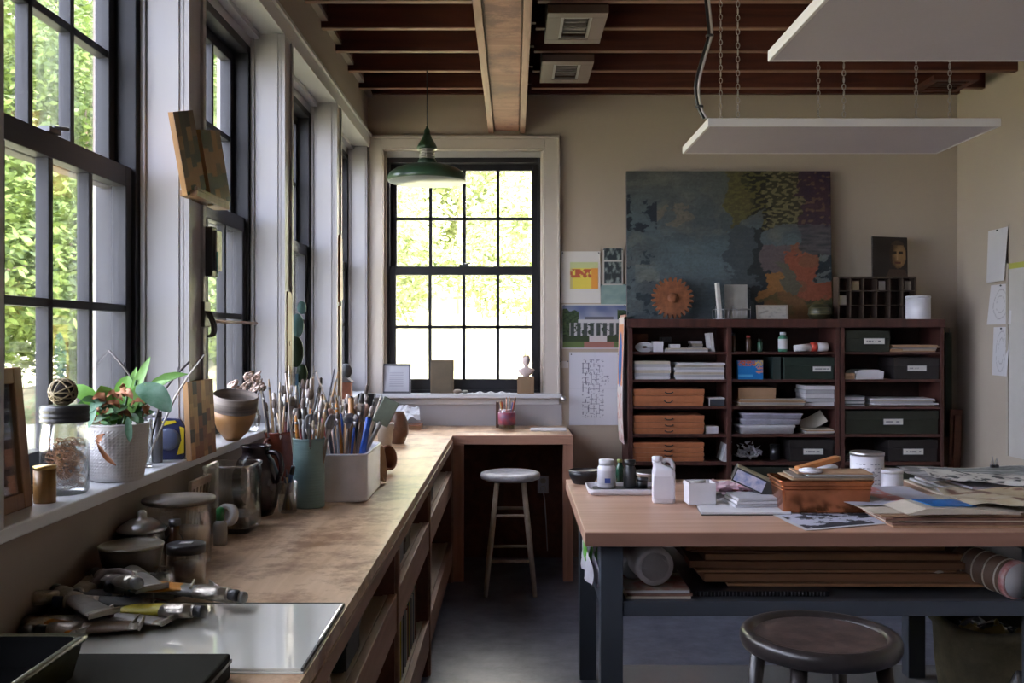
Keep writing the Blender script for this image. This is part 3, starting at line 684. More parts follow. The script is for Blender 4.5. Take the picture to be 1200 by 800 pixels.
# row 3
t = sbox('slide_tray', 'grey tray with a white frame beside the stack of two flat boxes', 832, 850, 466.5, 2, STEELP, 'tray')
MB().box(-.052, .052, -.008, .11, .045, .054).box(-.052, -.046, -.008, -.002, 0, .045).build('white_frame', PAPER, t)
sbox('cardboard_box', 'flat cardboard box on a pile of papers in the second section', 868, 912, 455, 2, CARD, fy=.06, dep=.2)
pile('paper_pile', 'wide loose papers under the cardboard box', 866, 944, 468, 2, [CARD, PAPER2, PP[1], PAPER, CARD], 7, dep=.16, jit=.02, fy=.0)
pile('paper_pile', 'neat stack of white paper pads near the second divider', 944.5, 979, 452, 2, [PAPER, PP[1]], 5, dep=.22, jit=.006)
pile('fabric_swatches', 'striped grey swatches stacked in the third row', 989.5, 1015, 464, 2, [PP[1], STEELP, PAPER], 8, dep=.2, jit=.006, cat='swatches')
pile('paper_pile', 'thin spread of papers in the last section of the third row', 1022, 1100, 467, 2, [PAPER2, PAPER, PP[1]], 5, dep=.22, jit=.03)
# row 4
sbox('small_box', 'small white box beside the stack of three flat boxes', 828, 843, 500, 3, WPLAST)
ACR = mat('frosted_plastic', (.5, .5, .58), .25, var=.15)
for i, (a, b, c, d, l) in enumerate([(867.5, 934, 509, 498.5, 'white shallow tray at the bottom of the plastic trays'), (869, 941, 498, 491.5, 'frosted plastic tray in the middle of the stack'), (870, 943, 491, 484.5, 'frosted rounded plastic tray, topmost of the stack')]):
    w = sx(b)-sx(a); z0 = SF[3]+.0006 if i == 0 else sz(c); h = sz(d)-z0-.001
    t = thing('plastic_tray', l, 'tray', ((sx(a)+sx(b))/2, SY+.12, z0), 0, 'plastic trays in the shelving')
    rr = [[(x*s, y*s, z) for x, y in rrect(w, .2, .018)] for s, z in ((.94, 0), (.97, h*.7), (1, h*.75), (1, h))]
    loft(MB(), rr).build('tray_body', ACR if i else WPLAST, t)
o = pile('paper_pile', 'curling papers beside the plastic trays', 944.5, 979, 503, 3, [PAPER2, PAPER, CARD], 4, dep=.2, jit=.01)
o = sheet('curled_sheet', .16, .1, lambda u, v: (.55, .5, .42), 12, 8, COLM, curl=lambda u, v: -.04*u*u+.03*v, loc=(sx(962), SY+.1, SF[3]+.03), rot=(R(-30), R(-22), 0)); tag(o, 'sheet curling up above the papers beside the trays', 'sheet')
# row 5
book('leaning_pad', 'white pad leaning beside the stack of four flat boxes', (sx(849), SY+.1, SF[4]), .03, .17, .14, (.6, .6, .62), 0, R(16), 'pad')
m = MB(); r_ = random.Random(3)
for k in range(60):
    a = Vector((r_.gauss(0, .04), r_.gauss(0, .03), abs(r_.gauss(.045, .03)))); a.z = min(a.z, .125); q = [a+Vector((r_.uniform(-.03, .03), r_.uniform(-.03, .03), r_.uniform(-.02, .03))) for _ in range(3)]
    q = [Vector((min(max(p.x, -.1), .1), p.y, min(max(p.z, 0), .135))) for p in q]
    m.add([a]+q, [(0, 1, 2), (0, 2, 3), (0, 3, 1)])
o = m.build('plastic_bag', mat('crumpled_film', (.6, .6, .66), .2, spec=.8), loc=(sx(884), SY+.12, SF[4]+.002)); tag(o, 'crumpled clear plastic bag in the fifth row', 'bag')
t = thing('coffee_tin', 'dark round tin beside the crumpled plastic bag', 'tin', (sx(914), SY+.12, SF[4]))
MB().lathe([(0, 0), (.032, 0), (.032, .09), (0, .09)], 20).build('tin_body', DMETAL, t); MB().lathe([(0, .088), (.034, .088), (.034, .1), (0, .1)], 20).build('tin_lid', BPLAST, t)
pile('paper_pile', 'dark folder papers in the fifth row of the last section', 992, 1036, 532, 4, [BLK, GRN], 4, dep=.2)

# ------------------------------------------------------------------ on top of the shelving
ST = sz(374)+.001
def painting(u, v):
    """u left to right, v bottom to top"""
    n = FB(u, v, 3.5, 1); n2 = FB(u, v, 9, 4); w = u+.05*n2+.03*n+.012*noise.noise(Vector((u*45, v*45, 1))); h = v+.05*n+.02*n2+.015*noise.noise(Vector((u*50, v*30, 6)))
    c = mixc((.075, .10, .11), (.10, .15, .17), .5+n)                      # grey-blue water
    c = mixc(c, (.10, .105, .085), max(0, (h-.62)*2.2))
    c = mixc(c, (.17, .17, .14), max(0, n2)*.9*(1 if h > .5 else .3))
    if (u-.24)**2*4+(h-.7)**2*9 < .05 and n2 > .1: c = mixc(c, (.24, .17, .11), .5)
    if u < .15 and abs(h-.72) < .12 and n2 > -.12+u: c = (.02, .03, .045)   # dark spray, left edge
    if u < .15 and h < .45 and FB(u, v, 16, 7) > .25: c = (.03, .05, .065)
    if .04 < u < .16 and .25 < h < .38: c = mixc(c, (.17, .19, .17), max(0, n2+.5))
    if .5 < w < .66 and h < .62: c = mixc(c, (.055, .07, .08), .8)
    if .62 < w < .66 and h < .62: c = (.025, .035, .04)
    # hanging foliage
    env = .58+.17*math.sin((w-.48)*5)
    if .48 < w < .84 and h > env-(.12 if w > .66 else 0):
        sp = noise.noise(Vector((u*38, v*60, 2))); c = (.018, .018, .012) if .6 < w < .7 else (.05, .045, .02)
        if sp > .05: c = (.19, .17, .07) if w > .68 else (.12, .11, .025)
        if w < .58: c = mixc(c, (.15, .13, .035), .5)
    if w > .84 and h > .5: c = mixc((.04, .022, .05), (.07, .03, .045), .5+n2)
    if w > .84 and h > .55 and noise.noise(Vector((u*40, v*40, 8))) > .28: c = (.15, .09, .05)
    if w > .84 and .42 < h < .62: c = mixc((.05, .05, .06), (.12, .11, .12), .5+noise.noise(Vector((u*12, v*60, 3))))
    # warm lower right
    if w > .66 and h < .52 and not (w > .84 and h > .45):
        c = mixc((.13, .10, .085), (.2, .13, .09), .5+n)
        if w > .72: c = mixc(c, (.16, .08, .075), .5)
        if w > .8: c = (.32, .075, .03) if n2 > -.2 else (.26, .09, .04)
        if w < .74 and .15 < h < .3: c = (.34, .14, .02)
        if w < .8 and h > .3: c = (.14, .105, .11)
        if .74 < w < .82 and h < .4: c = (.12, .115, .08)
        if h < .15: c = mixc((.22, .1, .03), (.13, .1, .03), .5+n2*2)
        if w > .88 and h < .15: c = (.06, .06, .025) if n2 > 0 else (.12, .1, .03)
    if w > .94 and .28 < h < .46: c = (.02, .035, .045) if FB(u, v, 14, 3) > -.1 else (.13, .16, .16)
    k = 1+.25*noise.noise(Vector((u*60+n*14, v*24+n2*6, 5)))+.2*noise.noise(Vector((u*22+n2*5, v*50, 9))); g_ = sum(c)/3
    return tuple(max((q*.8+g_*.2)*k*.9, .003) for q in c)
PW, PH = 1.385, 1.01
t = thing('canvas_painting', 'large abstract landscape canvas leaning on top of the shelving', 'painting', (sx(855.5, 6.44), 6.45, ST), rot=(R(-2.2), 0, 0))
MB().box(-PW/2, PW/2, .001, .035, 0, PH).build('stretcher', mat('canvas_edge', (.12, .1, .11), .8), t)
sheet('canvas', PW, PH, painting, 260, 190, PAINTM, t)
# saw-toothed disc
RUST = mat('rusty_wood', (.24, .085, .035), .7, var=.35, scale=20, bump=.2)
poly = []
for k in range(24):
    a = 2*PI*k/24; poly += [(.112*math.cos(a), .112*math.sin(a)), (.143*math.cos(a+.06), .143*math.sin(a+.06)), (.135*math.cos(a+.16), .135*math.sin(a+.16)), (.112*math.cos(a+.2), .112*math.sin(a+.2))]
g = thing('toothed_wheel', 'rust-brown wooden toothed wheel standing before the canvas', 'wheel', (sx(789.5, 6.3), 6.34, ST+.143), rot=(R(-6), 0, 0))
MB().prism(poly, 0, .03, T=TR((0, .03, 0), (PI/2, 0, 0))).build('wheel_body', RUST, g, bevel=.002)
MB().lathe([(.014, 0), (.032, 0), (.034, .012), (.014, .012)], 20, T=TR((0, 0, 0), (PI/2, 0, 0))).lathe([(0, .001), (.014, .001), (.014, .003), (0, .003)], 16, 1, T=TR((0, 0, 0), (PI/2, 0, 0))).build('hub', [RUST, BPLAST], g)
# wire rack with cards
t = thing('wire_rack', 'small wire letter rack on top of the shelving', 'rack', (sx(857.5, 6.28), 6.28, ST))
m = MB()
for z in (.004, .065):
    m.tube([(-.115, -.04, z), (.115, -.04, z), (.115, .05, z), (-.115, .05, z), (-.115, -.04, z)], .0022, 6)
for i in range(9): m.tube([(-.115+.0285*i, .05, .004), (-.115+.0285*i, .05, .065)], .0018, 5).tube([(-.115+.0285*i, -.04, .004), (-.115+.0285*i, -.04, .065 if i % 2 else .085)], .0018, 5)
m.build('wire_frame', METAL, t)
book('leaning_book', 'white booklet standing in the wire rack', (sx(844, 6.28), 6.285, ST+.006), .02, .06, .235, (.62, .6, .56), 0, R(-5), 'booklet')
o = sheet('grey_card', .15, .225, lambda u, v: mixc((.32, .31, .28), (.4, .39, .36), .5+N2(u, v, 4)), 8, 10, COLM, th=.003, loc=(sx(863, 6.3), 6.3, ST+.006), rot=(R(-4), 0, 0)); tag(o, 'grey-beige card standing in the wire rack behind the booklet', 'card')
t = thing('small_picture', 'small white framed picture lying back on top of the shelving', 'picture', (sx(905, 6.28), 6.27, ST), rot=(R(-12), 0, 0))
MB().box(-.103, .103, 0, .012, 0, .01).box(-.103, .103, 0, .012, .087, .097).box(-.103, -.093, 0, .012, .01, .087).box(.093, .103, 0, .012, .01, .087).build('frame', mat('pale_frame', (.4, .34, .28), .5), t)
sheet('print', .19, .08, lambda u, v: mixc((.5, .47, .42), (.3, .28, .26), 1.6*FB(u, v, 5, 3)), 30, 14, COLM, t, loc=(0, .004, .009))
t = thing('pottery_piece', 'small dark carved pot before the lower edge of the canvas', 'pot', (sx(960, 6.34), 6.33, ST))
MB().lathe([(0, 0), (.055, 0), (.075, .03), (.072, .07), (.05, .1), (.045, .1), (.06, .06), (0, .02)], 24).build('pot_body', mat('olive_glaze', (.045, .045, .02), .4, var=.4, scale=14), t)
m = MB()
for k in range(3): m.lathe([(.0755-.004*k, .03+.02*k), (.079-.004*k, .034+.02*k), (.0755-.004*k, .038+.02*k)], 24)
m.build('carved_bands', mat('olive_band', (.1, .09, .04), .5), t)
# pigeonhole box
x0, x1 = sx(982, 6.3), sx(1074, 6.3); w = x1-x0; hh = .283
t = thing('pigeonhole_box', 'small dark wooden pigeonhole box on top of the shelving', 'organizer', ((x0+x1)/2, 6.3, ST))
DK = mat('dark_box_wood', (.06, .038, .026), .6, var=.2)
m = MB(); m.box(-w/2, w/2, 0, .1, 0, .01).box(-w/2, w/2, 0, .1, hh-.01, hh).box(-w/2, -w/2+.01, 0, .1, .01, hh-.01).box(w/2-.01, w/2, 0, .1, .01, hh-.01)
m.build('case', DK, t); MB().box(-w/2+.01, w/2-.01, .094, .1, .01, hh-.01).build('back', CASEB, t)
m = MB()
for i in range(1, 6): m.box(-w/2+w*i/6-.003, -w/2+w*i/6+.003, .004, .094, .01, hh-.01)
for j in (.095, .19): m.box(-w/2+.01, w/2-.01, .002, .093, j-.003, j+.003)
m.build('partitions', DK, t)
for (i, j, c, l) in [(1, 2, (.45, .36, .22), 'cream card in the upper row of the pigeonhole box'), (3, 2, (.35, .33, .3), 'grey card in the upper row of the pigeonhole box'), (0, 1, (.5, .45, .38), 'pale curled tag in the lower row of the pigeonhole box'), (5, 2, (.3, .25, .2), 'folded slip near the round white canister in the pigeonhole box')]:
    cx = (x0+x1)/2-w/2+w*(i+.5)/6; z = ST+[.011, .099, .194][j]
    o = MB().box(-.022, .022, 0, .004, 0, .06).box(-.02, .02, .004, .03, 0, .003).build('card', mat('card', c, .7), loc=(cx, 6.33, z)); tag(o, l, 'card')
def face(u, v):
    c = (.018, .013, .011); d = ((u-.72)/.24)**2+((v-.55)/.33)**2
    if d < 1:
        c = mixc((.27, .16, .07), (.035, .018, .01), min(1, d*.8+(.74-u)*2.6+.25*FB(u, v, 8, 1)))
        if abs(v-.62) < .035 and (abs(u-.63) < .06 or abs(u-.82) < .06): c = (.03, .018, .012)
        if abs(v-.36) < .02 and abs(u-.72) < .09: c = (.09, .03, .02)
        if abs(u-.71) < .02 and .42 < v < .6: c = (.33, .2, .1)
    if v < .2 and abs(u-.7) < .32-v*.5: c = (.05, .028, .02)
    if v > .8 and d < 1.25: c = (.05, .03, .02)
    return c
t = thing('portrait_painting', 'small dark oil portrait of a face on the pigeonhole box', 'painting', (sx(1040.5, 6.4), 6.36, ST+hh), rot=(R(-7), R(2), 0))
MB().box(-.117, .117, .001, .016, 0, .272).build('panel', mat('panel_edge', (.05, .035, .03), .7), t)
sheet('canvas', .234, .272, face, 50, 58, PAINTM, t)
t = thing('white_canister', 'round white canister beside the pigeonhole box', 'canister', (sx(1074, 6.27), 6.245, ST))
MB().lathe([(0, 0), (.073, 0), (.076, .004), (.076, .14), (0, .14)], 36).build('canister_body', WPLAST, t)
MB().lathe([(0, .138), (.078, .138), (.078, .15), (.07, .153), (0, .153)], 36).build('canister_lid', WPLAST, t)
# things propped beside the shelving
o = thing('hanging_board', 'dark green drawing board slat hanging beside the shelving', 'slat', (sx(1113.5, 6.48), 6.5, sz(512, 6.48)))
tag(o, 'dark green wooden slat hanging beside the shelving', 'slat')
MB().box(-.022, .022, 0, .02, 0, .71).build('slat_board', mat('slat_green', (.02, .035, .02), .5), o, bevel=.002)
MB().tube([(0, .0, .68), (0, -.012, .7), (0, .0, .74)], .003).build('hook', DMETAL, o)
o = thing('leaning_post', 'narrow red-brown board leaning in the corner of the right wall', 'board', (2.94, 6.42, 0), rot=(0, R(2), 0))
MB().box(-.04, .04, 0, .02, 0, 1.02).box(-.02, .02, -.02, 0, 0, .98).build('board', CABD, o, bevel=.003)
# ------------------------------------------------------------------ pinned papers on the walls
PIN = mat('push_pin', (.1, .1, .1), .3)
def wallpaper_(name, label, x0, y0, x1, y1, fn, nx=30, ny=36, d=YB-.004, cat='print', curl=None, rot=0):
    a, b = sx(x0, d), sx(x1, d); z0, z1 = sz(y1, d), sz(y0, d)
    t = thing(name, label, cat, ((a+b)/2, d-.003, z0), rot=(0, rot, 0))
    sheet('paper_sheet', b-a, z1-z0, fn, nx, ny, COLM, t, curl=curl)
    for s in (-1, 1): MB().ball((s*(b-a)*.46, -.004, (z1-z0)*.97), .005, 6).build('pin', PIN, t)
    return t
def jar_print(u, v):
    if .22 < u < .95 and .27 < v < .8:
        if v > .68: return (.55, .6, .3)
        if u > .78: return (.75, .32, .06)
        if abs(v-.58) < .08 and N2(u, v, 14, 3) > -.1: return (.5, .12, .06)
        return (.75, .62, .1) if u > .3 else (.6, .5, .2)
    return (.66, .64, .6)
wallpaper_('jar_print', 'white sheet with a yellow and orange printed picture beside the window', 657.5, 294.5, 703.5, 355, jar_print, 46, 60)
def strip(u, v):
    if u < .06 or u > .94 or abs(v-.66) < .02 or v < .03: return (.5, .48, .44)
    return mixc((.03, .04, .045), (.25, .3, .28), FB(u, v, 6, 2)*1.6)
wallpaper_('photo_strip', 'dark photo strip pinned beside the yellow print', 706.5, 291, 730, 334, strip, 24, 40, d=YB-.010, cat='photo')
wallpaper_('teal_card', 'plain pale teal card below the dark photo strip', 704, 333, 735, 356.5, lambda u, v: mixc((.2, .3, .28), (.26, .36, .33), .5+FB(u, v, 4, 2)), 10, 10)
def house(u, v):
    if u < .02 or v < .02 or v > .97: return (.62, .6, .6)
    c = mixc((.30, .33, .42), (.10, .13, .25), (v-.6)*2.5+N2(u, v, 5, 1)*.5) if v > .6 else (.03, .05, .02)
    if v > .3 and (u < .27 or u > .85) and v < .85+.1*N2(u, v, 9, 3): c = mixc((.015, .03, .015), (.06, .1, .04), .5+N2(u, v, 25, 4))
    if .25 < u < .88 and .58 < v < .66: c = (.5, .5, .5)
    if .35 < u < .8 and .66 <= v < .72: c = (.1, .1, .12)
    if .12 < u < .9 and .3 < v < .58:
        c = (.05, .06, .06)
        if int(u*30) % 3 == 0: c = (.42, .42, .42)
        if N2(u, v, 20, 7) > .2: c = (.03, .05, .03)
    if .42 < u < .7 and .16 < v < .3: c = (.5, .48, .47)
    if v < .16: c = (.1, .15, .05) if u < .35 or u > .8 else (.32, .14, .11)
    return c
wallpaper_('house_photo', 'colour photograph of a white columned house pinned to the wall', 658, 356.5, 734.5, 408.5, house, 100, 66, cat='photo', d=YB-.007)
def plan(u, v):
    c = (.6, .6, .64)
    if abs((u*1.0) % .5-.25) > .247 or abs((v*4) % 1-.5) > .494: c = (.54, .54, .58)
    if .25 < u < .68 and .1 < v < .9 or (.6 < u < .78 and .55 < v < .7):
        gx = abs((u*9.3+.5*math.floor(v*7)) % 1-.5); gy = abs((v*15+.3*math.floor(u*5)) % 1-.5)
        if (gx > .44 or gy > .43) and N2(u, v, 17, 5) > -.2: c = (.16, .16, .2)
        if N2(u, v, 40, 9) > .42: c = (.2, .2, .24)
    return c
wallpaper_('floor_plan', 'tall line-drawn floor plan sheet pinned below the house photograph', 667, 412.5, 727, 498, plan, 110, 150, cat='drawing')
wallpaper_('small_note', 'small pale paper note stuck beside the window casing', 656.5, 423, 666, 431, lambda u, v: (.55, .53, .5), 3, 3, cat='note')
def poster(u, v):
    d = ((u-.45)/.3)**2+((v-.66)/.22)**2
    if d < 1: return (.03, .13, .35)
    if .06 < u < .94 and .45 < v < .95: return (.6, .26, .12)
    if v < .4 and N2(u, v, 12, 3) > .15: return (.5, .2, .15)
    return (.62, .56, .5)
t = thing('narrow_poster', 'poster with a blue oval hung on the side of the shelving', 'poster', (X0-.004, SY+.17, sz(519, 6.3)), -PI/2)
sheet('paper_sheet', .3, .83, poster, 30, 80, COLM, t, curl=lambda u, v: -.02-.02*math.sin(v*3)*(1-v))
MB().box(-.15, .15, -.012, -.004, .83, .845).build('hanging_bar', PINKV, t)
t = thing('round_hook', 'grey round bumper knob on the end of the window sill', 'knob', (sx(660, 6.5), YB-.05, sz(467, 6.5)))
MB().lathe([(0, 0), (.018, 0), (.02, .01), (.016, .035), (0, .04)], 16, T=TR(rot=(PI/2, 0, 0))).build('knob_body', METAL, t); MB().lathe([(0, -.03), (.01, -.03), (.01, 0), (0, 0)], 12, T=TR((0, .04, 0), (PI/2, 0, 0))).build('screw', DMETAL, t)
# right wall
def sketch(k):
    def f(u, v):
        c = (.6, .58, .58)
        if k == 0: return c
        r = math.hypot((u-.5)/.3, (v-.5)/(.36 if k == 1 else .42)); w = .06*N2(u, v, 6, k)
        if abs(r-1+w) < .03 or abs(r-.6+w) < .025: c = (.38, .36, .36)
        return c
    return f
for i, (d0, d1, ya, yb, l) in enumerate([(6.11, 5.86, 268, 330, 'blank curling paper, topmost of three on the right wall'), (6.07, 5.81, 333, 380, 'pencil sketch in the middle of three sheets on the right wall'), (6.04, 5.83, 383, 440, 'pencil sketch at the bottom of three sheets on the right wall')]):
    dm = (d0+d1)/2; z0 = sz(yb, dm); z1 = sz(ya, dm)
    t = thing('pinned_sketch', l, 'drawing', (XR-.006, dm, z0), PI/2*-1+PI if 0 else -PI/2, 'papers pinned on the right wall')
    t.rotation_euler = (0, R([3, -2, 2][i]), -PI/2); t.rotation_euler = (0, 0, -PI/2)
    # faces the room: local -y turns to -x
    sheet('paper_sheet', d0-d1, z1-z0, sketch(i), 36, 44, COLM, t, curl=lambda u, v, i=i: -.012*(1-v)-.014*(u if i != 1 else 1-u)**2*(1.2-v))
    MB().ball((0, -.008, (z1-z0)*.97), .006, 6).build('pin', PIN, t)
t = thing('pin_board', 'tall pale pinboard with a green top edge on the right wall', 'board', (XR-.002, 5.2, .78), -PI/2)
PBM = mat('pinboard_face', (.50, .47, .42), .8, var=.05, scale=3)
MB().box(-.64, .64, -.012, 0, 0, 1.14).build('board_panel', PBM, t)
MB().box(-.64, .64, -.014, 0, 1.14, 1.175).build('green_tape', mat('green_tape', (.42, .42, .08), .6), t)
MB().box(-.665, -.64, -.018, 0, 0, 1.175).build('edge_strip', mat('board_edge', (.42, .37, .3), .7), t)

# ------------------------------------------------------------------ hanging panels, lamp, vents
CHAINM = mat('chain_steel', (.45, .42, .4), .35, .9)
def chain(mb, x, y, z0, z1, s=.021):
    n = int((z1-z0)/(s*1.35)); tw = [( .006, 0), (.006, s*.9), (-.006, s*.9), (-.006, 0)]
    for i in range(n+1):
        z = z0+i*(z1-z0)/max(n, 1); pts = []
        for q in range(9):
            a = 2*PI*q/8; u, w = .0075*math.cos(a), s*.62*math.sin(a); pts.append((x+(u if i % 2 else 0), y+(0 if i % 2 else u), z+w))
        mb.tube(pts, .0022, 4)
def hang_panel(label, x0, x1, y0, y1, z, cord):
    t = thing('ceiling_panel', label, 'hanging panel', ((x0+x1)/2, (y0+y1)/2, z), 0, 'white panels hung on chains')
    w, d = (x1-x0)/2, (y1-y0)/2
    MB().box(-w+.012, w-.012, -d+.012, d-.012, .002, .03).build('panel_body', WHITE, t)
    MB().box(-w, w, -d, -d+.012, 0, .034).box(-w, w, d-.012, d, 0, .034).box(-w, -w+.012, -d+.012, d-.012, 0, .034).box(w-.012, w, -d+.012, d-.012, 0, .034).build('rim', mat('panel_rim', (.6, .57, .54), .4), t, bevel=.002)
    for sy in (-.17, .17):
        for sx_ in (-.47, 0, .47):
            xx = sx_*(w/.63); m = MB(); zt = 3.108-z
            chain(m, xx, sy, .05, zt); c = m.build('chain', CHAINM, t)
            MB().box(xx-.025, xx+.025, sy-.012, sy+.012, .03, .036).tube([(xx-.02, sy, .036), (xx-.005, sy, .06), (xx+.02, sy, .058)], .003, 6).build('bracket', DMETAL, c)
    return t
zp = H+.87
hang_panel('white rectangular panel hanging on chains above the shelving', .805, 2.02, 3.96, 4.56, zp, 1)
hang_panel('white rectangular panel hanging nearer than the other, cut by the frame', .805, 2.02, 2.42, 3.03, zp, 0)
t = thing('panel_cable', 'black and white cables looping down to the farther hanging panel', 'cable', (0, 4.0, 0))
q = [P(820, -14, 3.98), P(829, 20, 3.98), P(830, 42, 3.98), P(822, 70, 3.98), P(815, 100, 3.98), P(818, 125, 4.0), P(825, 139, 4.0)]
def smooth(pts, n=6):
    o = []
    for i in range(len(pts)-1):
        p0 = pts[max(i-1, 0)]; p1 = pts[i]; p2 = pts[i+1]; p3 = pts[min(i+2, len(pts)-1)]
        for k in range(n):
            s = k/n; o.append(.5*((2*p1)+(p2-p0)*s+(2*p0-5*p1+4*p2-p3)*s*s+(3*p1-p0-3*p2+p3)*s**3))
    return o+[pts[-1]]
q[0].z = 3.115
off = Vector((0, -4.0, 0))
MB().tube([p+off for p in smooth(q)], .006, 8).build('black_cord', BPLAST, t)
MB().tube([p+off+Vector((.013, 0, 0)) for p in smooth(q)], .0055, 8).build('white_cord', mat('grey_cord', (.5, .48, .45), .5), t)
for i in (2, 5): MB().lathe([(.015, -.004), (.017, -.004), (.017, .004), (.015, .004)], 12, T=TR(q[i]+off+Vector((.006, 0, 0)))).build('cable_tie', BPLAST, t)

LX_, LY_ = (500.5-CX)*5.76/F, 5.76
zr = H+(CY-213)*LY_/F
t = thing('pendant_lamp', 'dark green enamel pendant lamp hanging before the back window', 'pendant lamp', (LX_, LY_, zr))
GEN = mat('green_enamel', (.035, .075, .04), .3, var=.1); GEI = mat('enamel_inside', (.2, .23, .22), .4)
prof = [(.235, 0), (.238, .012), (.235, .03), (.225, .05), (.19, .075), (.12, .098), (.07, .105), (.055, .11)]
MB().lathe(prof, 56).build('lamp_shade', GEN, t)
MB().lathe([(r-.004, z-.0015) for r, z in prof], 56).lathe([(.2345, 0), (.2315, -.001), (.2312, 0)], 56, 0).build('shade_lining', GEI, t)
MB().lathe([(0, .105), (.056, .105), (.056, .125), (.05, .13), (.05, .135), (0, .135)], 28).build('lower_collar', GEN, t)
m = MB()
for z in (.145, .16, .175, .19): m.lathe([(.036, z-.005), (.046, z-.005), (.046, z+.005), (.036, z+.005)], 24)
for k in range(8):
    a = k*PI/4; m.tube([(.044*math.cos(a), .044*math.sin(a), .13), (.044*math.cos(a), .044*math.sin(a), .2)], .003, 5)
m.lathe([(0, .13), (.034, .13), (.034, .2), (0, .2)], 20); m.build('vented_neck', mat('neck_metal', (.45, .42, .36), .35, .6), t)
MB().lathe([(0, .196), (.062, .196), (.06, .212), (.048, .235), (.03, .262), (.022, .285), (.018, .29), (.018, .31), (.008, .325), (.005, .34), (0, .345)], 28).build('cap', GEN, t)
MB().tube([(0, 0, .34), (0, 0, 3.11-zr)], .0035, 6).build('cord', BPLAST, t)
MB().lathe([(.0, .098), (.018, .095), (.018, .075), (.03, .045), (.032, .03), (.025, .01), (0, .0)], 20).build('bulb', mat('bulb_glass', (.75, .75, .7), .2), t)
def vent(label, x0, x1, y0, y1, z):
    t = thing('ceiling_vent', label, 'ceiling vent', ((x0+x1)/2, (y0+y1)/2, z), 0, 'ceiling vents')
    w, d = (x1-x0)/2, (y1-y0)/2; f = .07
    m = mat('vent_frame_paint', (.17, .12, .105), .6)
    MB().box(-w, w, -d, -d+f, 0, .04).box(-w, w, d-f, d, 0, .04).box(-w, -w+f, -d+f, d-f, 0, .04).box(w-f, w, -d+f, d-f, 0, .04).build('frame', m, t, bevel=.002)
    m2 = MB(); 
    for s in range(5): m2.box(-w+f+.02, w-f-.02, -d+f+.03+s*(2*d-2*f-.06)/5, -d+f+.04+s*(2*d-2*f-.06)/5, .008, .03, 0)
    m2.box(-w+f+.012, w-f-.012, -.004, .004, .004, .012)
    m2.box(-w+f, w-f, -d+f, -d+f+.018, .004, .014).box(-w+f, w-f, d-f-.018, d-f, .004, .014).box(-w+f, -w+f+.014, -d+f, d-f, .004, .014).box(w-f-.014, w-f, -d+f, d-f, .004, .014)
    m2.build('grille', mat('grille_metal', (.3, .27, .27), .4, .3), t)
    MB().box(-w, w, -d, d, .04, .2).build('duct_box', mat('duct_dark', (.05, .03, .025), .7), t)
vent('pale framed ceiling vent beside the beam, farther from the window wall', (640-CX)*4.8/F, (706-CX)*4.8/F+.01, 4.59, 5.07, 3.062)
vent('pale framed ceiling vent beside the beam, close above the back wall', (634-CX)*5.6/F, (693-CX)*5.6/F, 5.4, 5.86, 3.062)
t = thing('dark_vent', 'dark wooden ceiling vent near the right wall', 'ceiling vent', (2.72, 6.02, 3.085))
MB().box(-.14, .14, -.15, -.11, 0, .03).box(-.14, .14, .11, .15, 0, .03).box(-.14, -.1, -.11, .11, 0, .03).box(.1, .14, -.11, .11, 0, .03).build('frame', JOIST, t)
MB().box(-.1, .1, -.11, .11, .012, .026).box(-.1, .1, -.06, -.05, .002, .012).box(-.1, .1, 0, .01, .002, .012).box(-.1, .1, .06, .07, .002, .012).build('grille', DECK, t)
# ------------------------------------------------------------------ glass palette, tray and box on the near worktop
YEL = mat('amber_content', (.3, .13, .03), .5, var=.3)
t = thing('glass_palette', 'glass paint-mixing slab over a pale sheet on the near worktop', 'palette', (-.67, 1.94, ZT+.0005))
MB().box(-.305, .29, -.215, .215, 0, .003).build('pale_backing', mat('backing_sheet', (.68, .66, .58), .6, var=.06, scale=2), t)
GL2 = mat('slab_glass', (.7, .69, .6), .04, spec=.7, coat=1)
MB().box(-.30, .285, -.21, .21, .0032, .009).build('glass_slab', GL2, t, bevel=.0015)
MB().box(-.30, .285, .2102, .2145, .003, .01).box(.2852, .2895, -.21, .21, .003, .01).build('tape_edge', mat('tape_edge', (.08, .08, .07), .5), t)
t = thing('dark_case', 'low black case at the near end beside the glass slab', 'case', (-.74, 1.48, ZT+.0005))
MB().box(-.235, .235, -.21, .225, 0, .045).build('case_body', mat('black_green', (.006, .006, .004), .7, spec=.12), t, bevel=.004)
MB().box(-.237, .237, -.212, .227, .028, .034).build('seam', BPLAST, t)
MB().box(.19, .205, .225, .24, .005, .035).box(-.02, -.005, .225, .24, .005, .035).build('clasp', DMETAL, t)
t = thing('black_tray', 'glossy black plastic tray in the corner of the worktop', 'tray', (-.87, 1.40, ZT+.046))
TRM = mat('glossy_black_tray', (.045, .045, .02), .22, spec=.9, bump=.25, scale=25)
w, d = .31, .44
rings = [[(x, y, z) for x, y in rrect(w*s, d*s, .02)] for s, z in ((.9, 0), (.97, .055), (.985, .058), (1, .056), (1, .061), (.91, .062), (.88, .01))]
o_ = MB(); loft(o_, rings[:6], cap=(True, False)); loft(o_, rings[5:], 1, cap=(False, True)); o_.build('tray_body', [TRM, mat('matt_tray_inside', (.006, .006, .006), .9, spec=.06)], t)
MB().box(-.135, .135, -.195, .195, .0105, .012).build('tray_liner', mat('matt_black', (.005, .005, .005), .95, spec=.05), t)

